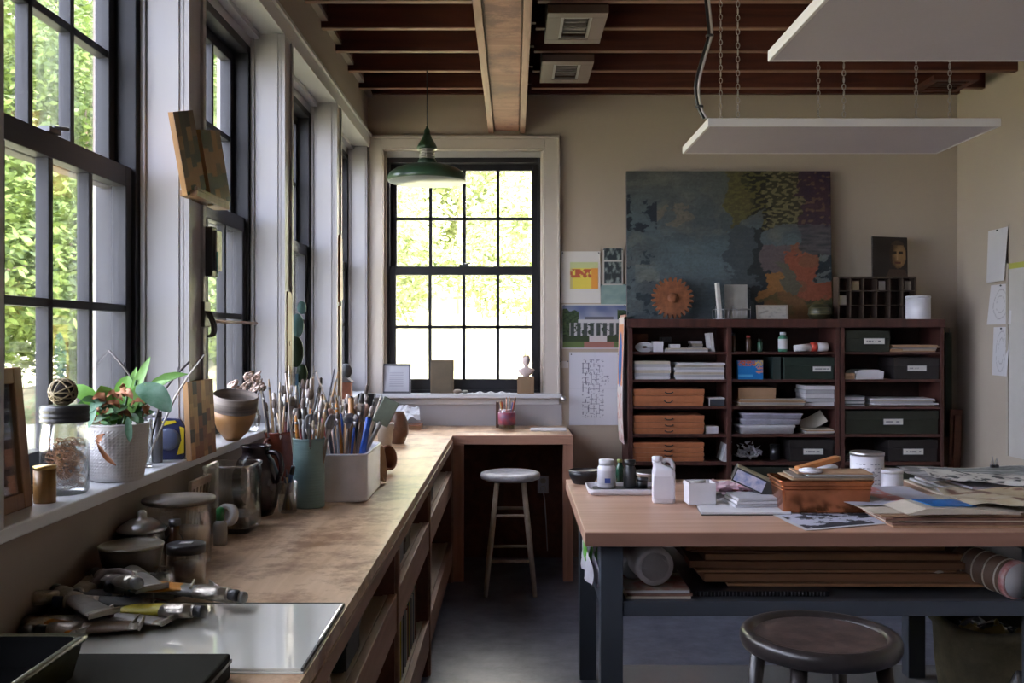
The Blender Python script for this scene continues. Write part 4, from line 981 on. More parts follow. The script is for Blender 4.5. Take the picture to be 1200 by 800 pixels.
# ------------------------------------------------------------------ paint tubes
def tube_proto(name, label, cc, lab, L=.13, w=.036, body=None):
    t = thing(name, label, 'paint tube', (0, 0, 0), 0, 'squeezed paint tubes by the glass slab')
    rr = []
    for i in range(9):
        s = i/8; wd = w*(.5+.5*(1-s)**.35)*.5+.0; th = .012*(1-s)**.7+.0012 if i else .011; rr.append([((-L/2+L*s)*1, wd2, th2+.012) for wd2, th2 in [((w/2*(.62+.38*s))*math.cos(a), th*math.sin(a)) for a in [2*PI*k/14 for k in range(14)]]])
    m = MB(); loft(m, rr[:4], 1); loft(m, rr[3:8], 0, cap=(False, False)); loft(m, rr[7:], 1)
    m.tube([(-L/2-.006, 0, .012), (-L/2, 0, .012)], [.006, .0115], 14, 1)
    m.build('tube_body', [lab, body or FOIL], t)
    MB().lathe([(0, 0), (.0095, 0), (.0105, .004), (.0095, .018), (0, .018)], 10, T=TR((-L/2-.022, 0, .012), (0, PI/2, 0))).build('cap', cc, t)
    m = MB(); 
    for k in range(3): m.tube([(L/2+.001, -w*.5, .012+.003*k), (L/2+.001, w*.5, .012+.003*k)], .0022, 6)
    m.build('crimped_end', FOIL, t); return t
FOIL = mat('crumpled_foil', (.42, .38, .32), .3, .85, bump=.6, scale=30)
def cm(c, r=.45): return mat('label_colour', c, r, var=.15, bump=.35, scale=26)
specs = [('small paint tube with an amber label in the heap', (.02, .02, .02), (.55, .22, .02)), ('paint tube with a yellow-green end and black cap', (.02, .02, .02), (.5, .42, .03)),
         ('white-labelled paint tube in the heap', (.2, .19, .18), (.24, .22, .19)), ('paint tube with a dark red label', (.05, .01, .01), (.2, .05, .03)),
         ('paint tube with a blue-black cap and grey label', (.02, .03, .08), (.12, .12, .12)), ('bare foil paint tube in the heap', (.03, .03, .03), (.16, .15, .13)),
         ('paint tube with a teal label', (.02, .02, .02), (.03, .13, .14)), ('brown-labelled paint tube in the heap', (.02, .02, .02), (.12, .07, .035))]
protos = []
for l, c, b in specs: protos.append(tube_proto('paint_tube', l, cm(c), cm(b), L=.135+.03*((len(protos)*37) % 3)/2, w=.052))
lay = [  # proto, x, y, z, rz, tilt
 (0, -.79, 2.10, .035, 12, 4), (1, -.755, 2.005, .012, -8, 0), (2, -.70, 2.13, .014, 160, 0), (3, -.93, 2.10, .0, 65, 0), (4, -.86, 2.03, .02, 20, 6), (5, -.87, 1.96, .0, 5, 0), (6, -.865, 2.12, .04, -30, 5), (7, -.955, 1.99, .0, 85, 0),
 (5, -.72, 2.105, .026, 170, -3), (2, -.80, 1.985, .0, -12, 0), (5, -.825, 2.12, .045, -55, 0), (7, -.90, 2.12, .0, 30, 0), (4, -.94, 2.05, .03, 40, 5), (2, -.865, 2.10, .05, 130, 7), (3, -.81, 2.06, .0, 75, 0), (5, -.95, 2.14, .03, 100, 3), (7, -.84, 1.92, .0, 12, 0), (0, -.92, 1.93, .0, -20, 0), (5, -.78, 2.18, .0, 35, 0), (2, -.90, 1.99, .03, -40, 4), (4, -.76, 2.06, .0, -25, 0), (3, -.955, 2.13, .02, 70, 0)]
seen = set()
wherew = ['in the middle of the heap', 'on the outer edge of the heap', 'against the wall side of the heap', 'lowest in the heap']
cnt = {}
for (k, x, y, z, a, ti) in lay:
    if k not in seen: o = protos[k]; seen.add(k)
    else:
        o = copy_tree(protos[k])
        cnt[k] = cnt.get(k, 0)+1
        o['label'] = specs[k][0].replace(' in the heap', '')+', '+['half buried in the heap', 'against the wall side of the heap', 'under the others in the heap', 'lying flat in the heap'][cnt[k]-1]
    o.scale = (1.15, 1.25, 1.25); o.location = (x, y, ZT+.0105+z); o.rotation_euler = (0, R(ti), R(a+180 if k == 1 else a))
m = MB(); m.tube([(.0, 0, 0), (.02, .025, .02), (.05, .03, .022), (.085, .01, .02), (.1, -.02, .005)], [.011, .013, .012, .012, .01], 10, flat=.45)
o = m.build('rag', mat('rag_cloth', (.33, .28, .26), .8, var=.2), loc=(-.93, 2.11, ZT+.06)); tag(o, 'twisted pale rag curled on top of the paint tube heap', 'rag')

# ------------------------------------------------------------------ jars, bowl, containers
def jar(name, label, loc, r, h, lid=None, lidm=None, content=None, cm_=None, seg=36, neck=.85, wall=.0035, cat='jar', lblm=None, lidh=.016, lidr=1.05):
    t = thing(name, label, cat, loc)
    out_ = [(r*.9, .0), (r, .008), (r, h*.74), (r*neck, h*.86), (r*neck, h)]
    inn = [(r*neck-wall, h), (r*neck-wall, h*.86), (r-wall, h*.74), (r-wall, .014), (0, .01)]
    MB().lathe([(0, 0)]+out_+inn, seg).build('glass_body', GLASS, t)
    if content: MB().lathe([(0, .0105), (r-wall-.001, .0145), (r-wall-.001, h*content), (0, h*content+.004)], seg).build('contents', cm_, t)
    if lid: MB().lathe([(0, h-.004), (r*neck*lidr, h-.004-lidh*.5), (r*neck*lidr, h+lidh*.5), (r*neck*lidr-.004, h+lidh*.62), (0, h+lidh*.62)], seg).build('lid', lidm, t)
    if lblm: MB().box(-.014, .014, -.01, .01, h+lidh*.63, h+lidh*.66+.001).build('lid_label', lblm, t)
    return t
RUSTC = mat('ochre_pigment', (.16, .08, .05), .8, var=.3); WATER = mat('murky_water', (.06, .05, .04), .15)
t = jar('wide_glass_jar', 'large wide glass jar capped with a grey wooden disc', (-.898, 2.565, ZT), .083, .165, content=.55, cm_=RUSTC, neck=.97)
MB().lathe([(0, .166), (.092, .166), (.096, .171), (.094, .177), (0, .179)], 40).build('wooden_disc', mat('grey_wood_disc', (.18, .15, .12), .6, var=.2), t)
jar('labelled_jar', 'glass jar with black lid carrying a small white label', on(218, 688, ZT), .046, .098, True, BPLAST, .6, RUSTC, neck=.95, lblm=PAPER)
jar('small_open_jar', 'small squat open glass jar with pale rim near the paint tubes', on(186, 702, ZT), .038, .07, None, None, .45, WATER, neck=.9)
jar('open_jar', 'open glass jar between the bowl and the black-lidded jar', on(178, 688, ZT)+Vector((-.03, .09, 0)), .036, .10, None, None, .5, WATER, neck=.95)
t = thing('mixing_bowl', 'shallow patterned ceramic bowl against the wall by the jars', 'bowl', (-.905, 2.262, ZT))
MB().lathe([(0, 0), (.035, 0), (.04, .01), (.062, .06), (.073, .115), (.0715, .117), (.068, .114), (.056, .06), (.03, .014), (0, .012)], 40).build('bowl_body', mat('speckled_glaze', (.12, .09, .06), .3, col2=(.04, .03, .028), scale=10), t)
MB().lathe([(.0728, .113), (.0742, .117), (.071, .12), (.0695, .116)], 40).build('bowl_rim', mat('pale_rim', (.2, .17, .12), .3), t)
t = thing('glass_pot', 'covered glass pot with a domed metal lid behind the bowl', 'pot', (-.938, 2.41, ZT))
MB().lathe([(0, 0), (.05, 0), (.055, .01), (.055, .115), (.05, .12), (.047, .118), (.051, .11), (.051, .014), (0, .01)], 32).build('glass_body', GLASS, t)
MB().lathe([(0, .012), (.05, .015), (.05, .08), (0, .08)], 28).build('contents', mat('dark_pigment', (.05, .035, .03), .7), t)
MB().lathe([(.045, .12), (.058, .12), (.06, .124), (.05, .136), (.03, .148), (.012, .152), (.012, .165), (.006, .172), (0, .172)], 32).build('domed_lid', METAL, t)
t = thing('small_bottle', 'small dark glass bottle behind the open jars', 'bottle', (-.862, 2.43, ZT))
MB().lathe([(0, 0), (.026, 0), (.028, .01), (.028, .085), (.012, .11), (.012, .13), (0, .13)], 24).build('bottle_body', BROWNG, t); MB().lathe([(0, .13), (.015, .13), (.015, .145), (0, .145)], 16).build('bottle_cap', DMETAL, t)
# clear square container with a roll of tape
t = thing('clear_box', 'clear square plastic canister near the dark jug', 'canister', (-.890, 3.03, ZT))
w = .148
ro = [[(x*s, y*s, z) for x, y in rrect(w, w*1.2, .025)] for s, z in ((.93, 0), (.98, .012), (1, .18), (.97, .195), (1.02, .2), (1.02, .208), (.96, .21))]
ri = [[(x*s, y*s, z) for x, y in rrect(w, w*1.2, .025)] for s, z in ((.93, .2), (.96, .18), (.93, .014))]
m = MB(); loft(m, ro+ri, cap=(True, True)); m.build('container_body', GLASS, t)
MB().prism(rrect(w*.88, w*1.04, .02), .0155, .05).build('contents', mat('grey_clips', (.16, .17, .18), .5, var=.5, scale=50), t)
t = thing('tape_roll', 'roll of white tape leaning against the clear canister', 'tape roll', on(264, 634, ZT)+Vector((-.0, .02, .075)), rot=(R(78), R(8), R(-25)))
MB().lathe([(.020, -.012), (.033, -.012), (.033, .012), (.020, .012), (.020, -.012)], 32).build('tape', mat('white_tape', (.5, .5, .5), .5), t)
MB().lathe([(.018, -.0125), (.020, -.0125), (.020, .0125), (.018, .0125), (.018, -.0125)], 32).build('core', PAPER2, t)
t = thing('glue_bottle', 'small pale glue bottle with a green cap beside the clear canister', 'bottle', (-.86, 2.80, ZT))
MB().lathe([(0, 0), (.019, 0), (.02, .01), (.02, .06), (.012, .072), (0, .072)], 20).build('bottle_body', mat('pale_plastic', (.3, .27, .23), .4), t); MB().lathe([(0, .072), (.012, .072), (.011, .105), (.006, .11), (0, .11)], 16).build('green_cap', mat('green_cap', (.02, .2, .05), .4), t)
bpos = t.location
bpy.data.objects['tape_roll'].location = (-.835, 2.86, ZT+.036)
# slatted wooden trivet leaning on the wall
t = thing('slatted_trivet', 'small pale slatted wooden trivet leaning against the wall below the sill', 'trivet', (-.975, 2.92, ZT), rot=(0, R(5), 0))
MB().box(-.004, .008, -.09, .09, .155, .18).box(-.004, .008, -.09, .09, .0, .02).build('rails', SHELFL, t, bevel=.002)
for k in range(6): MB().box(-.003, .006, -.085+.031*k, -.07+.031*k, .02, .155).build('slat', SHELFL, t)
# jug, mug, can
t = thing('dark_jug', 'big dark brown-glazed ceramic jug behind the clear canister', 'jug', (-.885, 3.28, ZT))
DKG = mat('dark_glaze', (.022, .014, .016), .22, var=.3)
MB().lathe([(0, 0), (.058, 0), (.07, .03), (.08, .09), (.078, .14), (.062, .185), (.045, .205), (.045, .225), (.053, .235), (.05, .237), (.04, .225), (.04, .2), (0, .18)], 36).build('jug_body', DKG, t)
MB().tube(smooth([Vector(p) for p in ((.045, -.02, .215), (.085, -.035, .21), (.098, -.04, .16), (.08, -.03, .11))]), .009, 8).build('handle', DKG, t)
REDG = mat('red_brown_glaze', (.13, .032, .018), .2, var=.25)
t = thing('brown_crock', 'tall red-brown glazed crock full of brushes', 'crock', (-.925+.01, 3.74, ZT))
MB().lathe([(0, 0), (.052, 0), (.056, .01), (.058, .225), (.062, .235), (.06, .24), (.053, .236), (.052, .02), (0, .015)], 36).build('crock_body', REDG, t)
MB().tube(smooth([Vector(p) for p in ((-.03, -.052, .215), (-.035, -.095, .2), (-.035, -.095, .13), (-.03, -.055, .1))]), .007, 8).build('handle', REDG, t)
TEAL = mat('teal_can', (.17, .27, .265), .45, var=.1)
t = thing('ribbed_can', 'ribbed blue-green can holding paintbrushes beside the white tub', 'can', (-.735, 3.43, ZT))
pr = [(0, 0), (.055, 0), (.0565, .005)]
for k in range(22): pr += [(.0565, .01+.0105*k), (.0553, .0135+.0105*k), (.0565, .017+.0105*k)]
pr += [(.0575, .243), (.0575, .247), (.0545, .246), (.054, .02), (0, .015)]
MB().lathe(pr, 40).build('can_body', TEAL, t)
TUBW = mat('worn_white_enamel', (.68, .68, .74), .3, var=.12, scale=5)
t = thing('white_tub', 'worn white metal tub holding a crowd of brushes', 'tub', (-.66, 3.72, ZT))
w, d = .235, .42
ro = [[(x*s, y*s, z) for x, y in rrect(w, d, .05, 7)] for s, z in ((.97, 0), (.99, .006), (1, .012), (1, .165), (1.03, .17), (1.03, .178), (.99, .178), (.97, .165), (.96, .02))]
m = MB(); loft(m, ro); m.build('tub_body', TUBW, t)
MB().prism(rrect(w*.93, d*.93, .045), .021, .10).build('tub_filler', mat('dark_rags', (.04, .035, .04), .9, var=.4), t)
t = thing('pen_glass', 'small clear glass of pens and nibs in front of the brush can', 'glass', (-.785, 3.32, ZT))
MB().lathe([(0, 0), (.03, 0), (.031, .004), (.035, .105), (.0335, .106), (.029, .01), (0, .008)], 28).build('glass_body', GLASS, t)

# ------------------------------------------------------------------ brushes
FERR = mat('ferrule', (.38, .36, .34), .42, .7); 
def brush(name, label, hc, bc, L=.27, hr=.0045, bl=.035, bw=.008, flat=.4, ferr=None, group=None, up=0):
    """brush standing on its handle end, bristles up"""
    t = thing(name, label, 'brush', (0, 0, 0), 0, group)
    hl = L-bl-.03
    if up:
        MB().tube([(0, 0, 0), (0, 0, L*.3), (0, 0, L*.6), (0, 0, L*.9), (0, 0, L)], [hr*.8, hr*1.3, hr, hr*.75, hr*.4], 8).build('handle', hc, t)
        MB().tube([(0, 0, L*.9), (0, 0, L*.93)], [hr*.85, hr*.8], 8).build('painted_band', FERR, t); return t
    MB().tube([(0, 0, 0), (0, 0, hl*.3), (0, 0, hl*.75), (0, 0, hl)], [hr*.5, hr*.85, hr*1.15, hr*.8], 8).build('handle', hc, t)
    MB().tube([(0, 0, hl-.002), (0, 0, hl+.012), (0, 0, hl+.032)], [hr*.9, max(hr, bw*.5), bw], 10, flat=flat).build('ferrule', ferr or FERR, t)
    MB().tube([(0, 0, hl+.031), (0, 0, hl+.03+bl*.5), (0, 0, hl+.03+bl*.9), (0, 0, L)], [bw*.95, bw*1.12, bw*.8, bw*.3], 10, flat=flat*.9).build('bristles', bc, t)
    return t
def hm(c): return mat('handle_colour', c, .35, var=.1)
def bm2(c): return mat('bristle_hair', c, .85, var=.3, scale=60, stretch=(1, 1, .1), bump=.4)
kinds = [
 ('black-handled flat paintbrush', (.02, .02, .022), (.16, .13, .1), dict(L=.30, bw=.011, flat=.35)),
 ('natural wood round paintbrush', (.5, .3, .14), (.12, .09, .07), dict(L=.31, bw=.006, flat=1)),
 ('orange-handled paintbrush', (.6, .2, .03), (.3, .24, .17), dict(L=.29, bw=.012, flat=.4, hr=.0065)),
 ('grey-handled round paintbrush', (.3, .3, .31), (.2, .16, .14), dict(L=.32, bw=.007, flat=1)),
 ('pale white-handled paintbrush', (.6, .57, .55), (.4, .33, .3), dict(L=.33, bw=.006, flat=.6)),
 ('wide bristled varnish brush', (.33, .19, .1), (.22, .18, .15), dict(L=.28, bw=.024, flat=.32, hr=.007, bl=.05)),
 ('dark red-handled paintbrush', (.2, .03, .03), (.1, .08, .07), dict(L=.29, bw=.008, flat=.6)),
 ('blue-handled paintbrush', (.02, .08, .35), (.32, .28, .26), dict(L=.28, bw=.009, flat=.5)),
 ('tan bamboo paintbrush', (.45, .33, .18), (.5, .44, .4), dict(L=.33, bw=.008, flat=1, bl=.045)),
 ('brush with pinkish soft bristles', (.42, .25, .2), (.48, .3, .24), dict(L=.28, bw=.016, flat=.6, bl=.06)),
 ('upturned tan wooden brush handle', (.5, .33, .17), (.5, .33, .17), dict(L=.33, up=1, hr=.0055)),
 ('upturned bright orange brush handle', (.62, .25, .04), (.62, .25, .04), dict(L=.3, up=1, hr=.007)),
 ('upturned scratched dark brush handle', (.07, .06, .06), (.07, .06, .06), dict(L=.31, up=1, hr=.005)),
 ('upturned cream brush handle', (.6, .52, .4), (.6, .52, .4), dict(L=.34, up=1, hr=.005)),
 ('worn flat brush clotted with grey paint', (.25, .18, .13), (.28, .28, .3), dict(L=.29, bw=.02, flat=.35, hr=.006, bl=.05)),
]
bp = [brush('paintbrush', 'x', hm(h), bm2(b), **kw) for (_, h, b, kw) in kinds]
used = set()
BR = random.Random(11)
def put_brushes(cont, label, group, base, rx, ry, z0, spread, seq, zscale=1.0, rect=False, rmax=None):
    cntk = {}
    for i, k in enumerate(seq):
        if k in used: o = copy_tree(bp[k])
        else: o = bp[k]; used.add(k)
        a = 2.399*i; rr = math.sqrt((i+.5)/len(seq))
        if rect: u, v = BR.uniform(-1, 1), BR.uniform(-1, 1)
        else: u, v = rr*math.cos(a), rr*math.sin(a)
        bx, by = base[0]+u*rx*.5, base[1]+v*ry*.5
        tx, ty = u*spread+BR.uniform(-.06, .06), v*spread+BR.uniform(-.06, .06)
        o.location = (bx, by, z0+.004*(i % 3))
        o.rotation_euler = Vector((tx, ty, 1)).to_track_quat('Z', 'Y').to_euler(); o.rotation_euler.rotate_axis('Z', BR.uniform(0, 3))
        s = zscale*BR.uniform(.88, 1.12); o.scale = (1.12, 1.12, s)
        o['label'] = '%s standing in the %s' % (kinds[k][0], cont); o['group'] = '%ss in the %s' % (kinds[k][0].replace('brush with', 'brushes with').rstrip('s') if False else kinds[k][0], cont)
put_brushes('ribbed blue-green can', '', '', (-.735, 3.43), .045, .045, ZT+.016, .16, [2, 0, 14, 11, 3, 2, 0, 6, 10, 5, 12, 8, 11, 14], 1.12)
put_brushes('red-brown crock', '', '', (-.915, 3.74), .045, .045, ZT+.02, .2, [0, 10, 3, 0, 13, 6, 1, 12, 0, 1, 13, 4], 1.2)
put_brushes('white metal tub', '', '', (-.66, 3.72), .1, .22, ZT+.10, .27, [1, 12, 9, 0, 10, 14, 3, 5, 7, 6, 13, 3, 12, 8, 9, 10, 3, 4, 0, 5, 2, 12, 3, 14, 0, 7, 10, 1, 9, 12, 3, 8, 5, 13, 0, 3, 11, 10, 12, 14, 9, 1], .78, rect=True)
put_brushes('wide glass jar by the pier', '', '', (-.90, 4.16), .08, .08, ZT+.016, .22, [10, 4, 8, 13, 9, 1, 4, 14, 6, 13, 2, 3, 11, 10, 12, 9], 1.25)
put_brushes('tall clear jar behind the crock', '', '', (-.905, 3.95), .05, .05, ZT+.016, .2, [4, 10, 13, 3, 8, 4, 13, 6, 12], 1.25)
put_brushes('stoneware pot behind the white tub', '', '', (-.72, 4.22), .06, .06, ZT+.02, .25, [8, 11, 0, 14, 10, 3, 9, 7, 12, 13], 1.1)
jar('brush_jar', 'wide glass jar of brushes by the window pier', (-.90, 4.16, ZT), .07, .20, neck=.97)
jar('brush_jar', 'tall clear jar of brushes behind the brown crock', (-.905, 3.95, ZT), .052, .2, neck=.97)
t = thing('stoneware_pot', 'grey stoneware pot of brushes behind the white tub', 'pot', (-.72, 4.22, ZT))
MB().lathe([(0, 0), (.055, 0), (.065, .03), (.068, .15), (.072, .17), (.066, .17), (.062, .15), (.06, .03), (0, .015)], 32).build('pot_body', mat('stoneware', (.2, .2, .18), .5, var=.2), t)
# pens in the small glass
for i, (c, l, dx, dy, hh) in enumerate([((.02, .05, .15), 'blue-black marker standing in the small pen glass', .30, -.1, .16), ((.5, .3, .1), 'yellowish pencil standing in the small pen glass', -.1, .1, .14), ((.5, .5, .5), 'silver nib holder leaning left in the small pen glass', -.3, -.05, .12), ((.05, .05, .05), 'black pen standing in the small pen glass', .05, .25, .125), ((.55, .5, .45), 'pale short pencil in the small pen glass', -.2, -.2, .115), ((.15, .3, .4), 'dull blue pencil in the small pen glass', .18, .15, .13)]):
    t = thing('pen', l, 'pen', (-.785-dx*.05, 3.32-dy*.05, ZT+.0085)); t.rotation_euler = Vector((dx*.8, dy*.8, 1)).to_track_quat('Z', 'Y').to_euler()
    r = .007 if i == 0 else .0038
    MB().tube([(0, 0, 0), (0, 0, hh*.8)], r, 8).build('barrel', hm(c), t); MB().tube([(0, 0, hh*.8), (0, 0, hh*.97), (0, 0, hh)], [r*1.1, r*1.1 if i == 0 else r*.5, r*.3], 8).build('tip', DMETAL if i else BPLAST, t)
# long palette knife / spatula and special tall tools
t = thing('grey_spatula', 'broad grey-green spatula with a long handle leaning out of the white tub', 'spatula', (-.60, 3.66, ZT+.105)); t.rotation_euler = (0, R(27), 0)
MB().tube([(0, 0, 0), (0, 0, .2)], .008, 8).build('handle', mat('pale_handle', (.4, .39, .36), .5), t)
MB().box(-.032, .032, -.0035, .0035, .19, .295).build('blade', mat('grey_green_blade', (.15, .17, .12), .5, var=.2), t, bevel=.003)
for (l, b, dirv, L, c, nm) in [('long thin pale dowel rising above the brush can', (-.78, 3.46, ZT+.02), (-.1, .0, 1), .46, (.5, .42, .36), 'wooden_dowel'), ('long dark metal rod slanting above the brushes', (-.86, 4.1, ZT+.02), (.22, -.1, 1), .46, (.1, .1, .12), 'metal_rod'),
                       ('long pale stick crossing the tops of the brushes', (-.72, 4.2, ZT+.02), (-.32, -.1, 1), .46, (.5, .42, .38), 'wooden_stick'), ('thick orange wooden handle standing in the white tub', (-.615, 3.66, ZT+.105), (-.04, .05, 1), .27, (.42, .2, .07), 'chisel'), ('bright blue tool handle at the side of the white tub', (-.585, 3.62, ZT+.105), (.18, 0, 1), .2, (.02, .09, .45), 'tool_handle')]:
    t = thing(nm, l, 'tool', b); t.rotation_euler = Vector(dirv).to_track_quat('Z', 'Y').to_euler(); r = .004 if L > .4 else .013
    MB().tube([(0, 0, 0), (0, 0, L*.5), (0, 0, L)], [r*.9, r, r*.85], 8).build('shaft', hm(c), t)
    MB().tube([(0, 0, L), (0, 0, L+.006)], [r*.9, r*.4], 8).build('tip', DMETAL, t)
# drooping rags over the rim of the tub
# pots further along
t = thing('terracotta_pot', 'small round terracotta pot on its side near the white tub', 'pot', (-.63, 4.3, ZT+.055), rot=(R(80), 0, R(60)))
TER2 = mat('terracotta', (.25, .11, .06), .7, var=.2)
MB().lathe([(0, 0), (.035, 0), (.052, .07), (.056, .07), (.056, .09), (.048, .09), (.046, .07), (.03, .01), (0, .01)], 28).build('pot_body', TER2, t)
t = thing('wooden_bowl', 'tan wooden bowl standing on edge against the far side of the tub', 'bowl', (-.59, 3.97, ZT+.078), rot=(0, R(84), 0))
MB().lathe([(0, .0), (.03, .0), (.065, .02), (.078, .05), (.074, .05), (.06, .025), (0, .008)], 32).build('bowl_body', mat('tan_wood', (.35, .2, .09), .5, var=.2), t)
t = thing('white_pot', 'off-white ceramic flowerpot further along the worktop', 'pot', (-.69, 5.13, ZT)); t.scale = (.62, .62, .85)
MB().lathe([(0, 0), (.05, 0), (.072, .13), (.078, .14), (.078, .17), (.07, .17), (.066, .14), (.045, .02), (0, .02)], 32).build('pot_body', mat('cream_glaze', (.45, .4, .34), .5, var=.1), t)
MB().lathe([(0, .13), (.066, .135)], 24).build('soil', mat('soil', (.04, .03, .02), .9), t)
t = thing('brown_pot', 'round brown pot farthest along the row on the worktop', 'pot', (-.66, 5.45, ZT)); t.scale = (.7, .7, .95)
MB().lathe([(0, 0), (.05, 0), (.085, .06), (.085, .12), (.06, .17), (.055, .19), (.05, .18), (.07, .12), (.07, .06), (0, .015)], 32).build('pot_body', mat('brown_glaze', (.13, .06, .035), .4, var=.3), t)
# small green plant among the pots
LEAF = mat('succulent_leaf', (.06, .15, .05), .5, var=.3); LEAFG = mat('grey_green_leaf', (.2, .33, .24), .5, col2=(.06, .18, .09), scale=18); DRY = mat('dry_leaf', (.4, .17, .08), .7, var=.35); LEAFB = mat('bright_leaf', (.16, .36, .06), .45, var=.25)
def leaf(mb, base, tip, w, droop=.0, mi=0, fold=.25, n=6, wav=0, up=(.1, -.75, .65)):
    base = Vector(base); tip = Vector(tip); d = tip-base; L = d.length
    side = d.cross(Vector(up));  side = side.normalized() if side.length > 1e-4 else Vector((1, 0, 0))
    nrm = side.cross(d).normalized(); vs = []; fs = []
    for i in range(n+1):
        s = i/n; c = base+d*s+Vector((0, 0, math.sin(s*PI)*droop)); ww = w*math.sin(min(1, s*.97+.02)*PI)**.6*.5 if 0 < s < 1 else w*.04
        wz = wav*math.sin(s*14)*w
        vs += [c-side*ww+nrm*(ww*fold+wz), c, c+side*ww+nrm*(ww*fold-wz)]
    for i in range(n):
        a = i*3; fs += [(a, a+1, a+4, a+3), (a+1, a+2, a+5, a+4)]
    k = len(vs); vs2 = [v-nrm*.0012 for v in vs]; fs2 = [tuple(j+k for j in reversed(f)) for f in fs]
    mb.add(vs+vs2, fs+fs2, mi, smooth=True)
t = thing('small_succulent', 'small green succulent in a dark pot among the brush jars', 'plant', (-.80, 4.62, ZT))
MB().lathe([(0, 0), (.04, 0), (.05, .14), (.045, .14), (.04, .12), (0, .12)], 24).build('pot', mat('dark_pot', (.06, .05, .05), .5), t)
m = MB()
for k in range(16):
    a = 2.4*k; e = .02+.004*k; m and leaf(m, (0, 0, .12), (math.cos(a)*(.06), math.sin(a)*.06, .15+.008*k), .022, .01, 0)
m.build('leaves', LEAF, t)
# papers, folder at the corner of the worktop
t = thing('brown_folder', 'brown folders lying in the far corner of the worktop', 'folder', (-.73, 6.33, ZT))
for k in range(3): MB().box(-.13+.01*k, .12, -.09, .09, .011*k, .011*k+.009).build('folder_board', CARD if k % 2 else PINKV, t, bevel=.001)
o = sheet('crumpled_paper', .26, .2, lambda u, v: (.55, .56, .6), 16, 12, COLM, curl=lambda u, v: .03*FB(u, v, 3, 5)+.02*math.sin(u*6), loc=(-.74, 6.24, ZT+.05), rot=(R(-66), 0, R(8))); tag(o, 'crumpled blue-white papers on the brown folders', 'papers')
t = thing('pencil_cup', 'glass cup of coloured pencils on the far worktop', 'cup', ((594-CX)*6.3/F, 6.3, ZT))
MB().lathe([(0, 0), (.05, 0), (.056, .13), (.054, .132), (.047, .01), (0, .008)], 28).build('cup_body', GLASS, t)
MB().lathe([(.0535, .03), (.0575, .03), (.0582, .11), (.0545, .11)], 28).build('painted_band', mat('violet_band', (.12, .08, .16), .4, col2=(.4, .06, .08), scale=24), t)
pr_ = random.Random(4); pcs = [(.5, .08, .05), (.6, .35, .1), (.1, .1, .1), (.5, .45, .4), (.4, .12, .1), (.35, .2, .12), (.08, .1, .3), (.6, .5, .4), (.45, .1, .06), (.2, .15, .12), (.55, .3, .2), (.15, .15, .15)]
names = ['red', 'orange', 'black', 'pale', 'brick red', 'brown', 'dark blue', 'cream', 'scarlet', 'dark brown', 'peach', 'charcoal']
for c, n in zip(pcs, names):
    dx, dy = pr_.uniform(-.25, .25), pr_.uniform(-.2, .2); L = pr_.uniform(.16, .2)
    t = thing('pencil', '%s pencil in the glass cup on the far worktop' % n, 'pencil', ((594-CX)*6.3/F+dx*.08, 6.3+dy*.08, ZT+.009), group='pencils in the glass cup'); t.rotation_euler = Vector((dx, dy, 1)).to_track_quat('Z', 'Y').to_euler()
    MB().tube([(0, 0, 0), (0, 0, L)], .0045, 6).build('barrel', hm(c), t); MB().tube([(0, 0, L), (0, 0, L+.012)], [.0045, .001], 6).build('point', CARD, t)
book('small_book', 'thin brown book standing behind the pencil cup', ((583-CX)*6.45/F, 6.45, ZT), .02, .12, .17, (.10, .055, .04))
o = pile('white_sheet', 'thin white pad lying on the far worktop by its outer end', 0, 0, 0, 0, [PAPER], 1, cat='pad', loc=((643-CX)*6.15/F, 6.15+.05, ZT+.0006), w=.23, h=.012, dep=.14, jit=.001)

# ------------------------------------------------------------------ things on the side window sill
t = thing('picture_frame', 'wooden picture frame with glass at the near end of the sill', 'picture frame', (-1.05, 1.86, ZS), rot=(0, R(-5), 0))
FWD = wood('frame_wood', (.2, .1, .045), (.32, .17, .085), .45, 'Z', 8)
MB().box(-.03, 0, .195, .23, 0, .305).box(-.03, 0, -.23, -.195, 0, .305).box(-.03, 0, -.195, .195, 0, .035).box(-.03, 0, -.195, .195, .27, .305).build('frame', FWD, t, bevel=.003)
def frame_reflection(u, v): return mixc((.14, .1, .1), (.28, .22, .2), .5+FB(u, v, 4, 6)*1.3) if v < .55 else mixc((.05, .05, .06), (.2, .22, .26), .4+FB(u, v*4, 3, 2))  # blue-brown reflection of the jars painted in place of a picture
sheet('print', .39, .235, frame_reflection, 40, 26, COLM, t, loc=(-.012, 0, .035), rot=(0, 0, PI/2))
MB().box(-.009, -.006, -.195, .195, .035, .27).build('glazing', PANE, t)
t = thing('wooden_cylinder', 'small wooden cylinder with metal bands beside the picture frame', 'cylinder', (-1.045, 2.13-.0, ZS))
MB().lathe([(0, 0), (.0225, 0), (.0235, .005), (.0235, .075), (0, .075)], 28).build('cylinder_body', wood('ochre_wood', (.25, .13, .04), (.4, .23, .08), .4, 'Z', 9), t)
MB().lathe([(0, .075), (.0245, .075), (.0245, .082), (0, .083)], 28).build('cap', BRASS, t)
t = jar('shavings_jar', 'clear glass jar with black lid full of wood shavings on the sill', (-1.062, 2.26, ZS), .0545, .175, content=None, neck=.93, wall=.003)
MB().lathe([(0, .168), (.053, .168), (.0545, .17), (.0545, .176), (.053, .178), (.0545, .18), (.0545, .188), (.053, .19), (.0545, .192), (.0545, .204), (.051, .207), (0, .207)], 36).build('ribbed_lid', BPLAST, t)
m = MB(); r_ = random.Random(9)
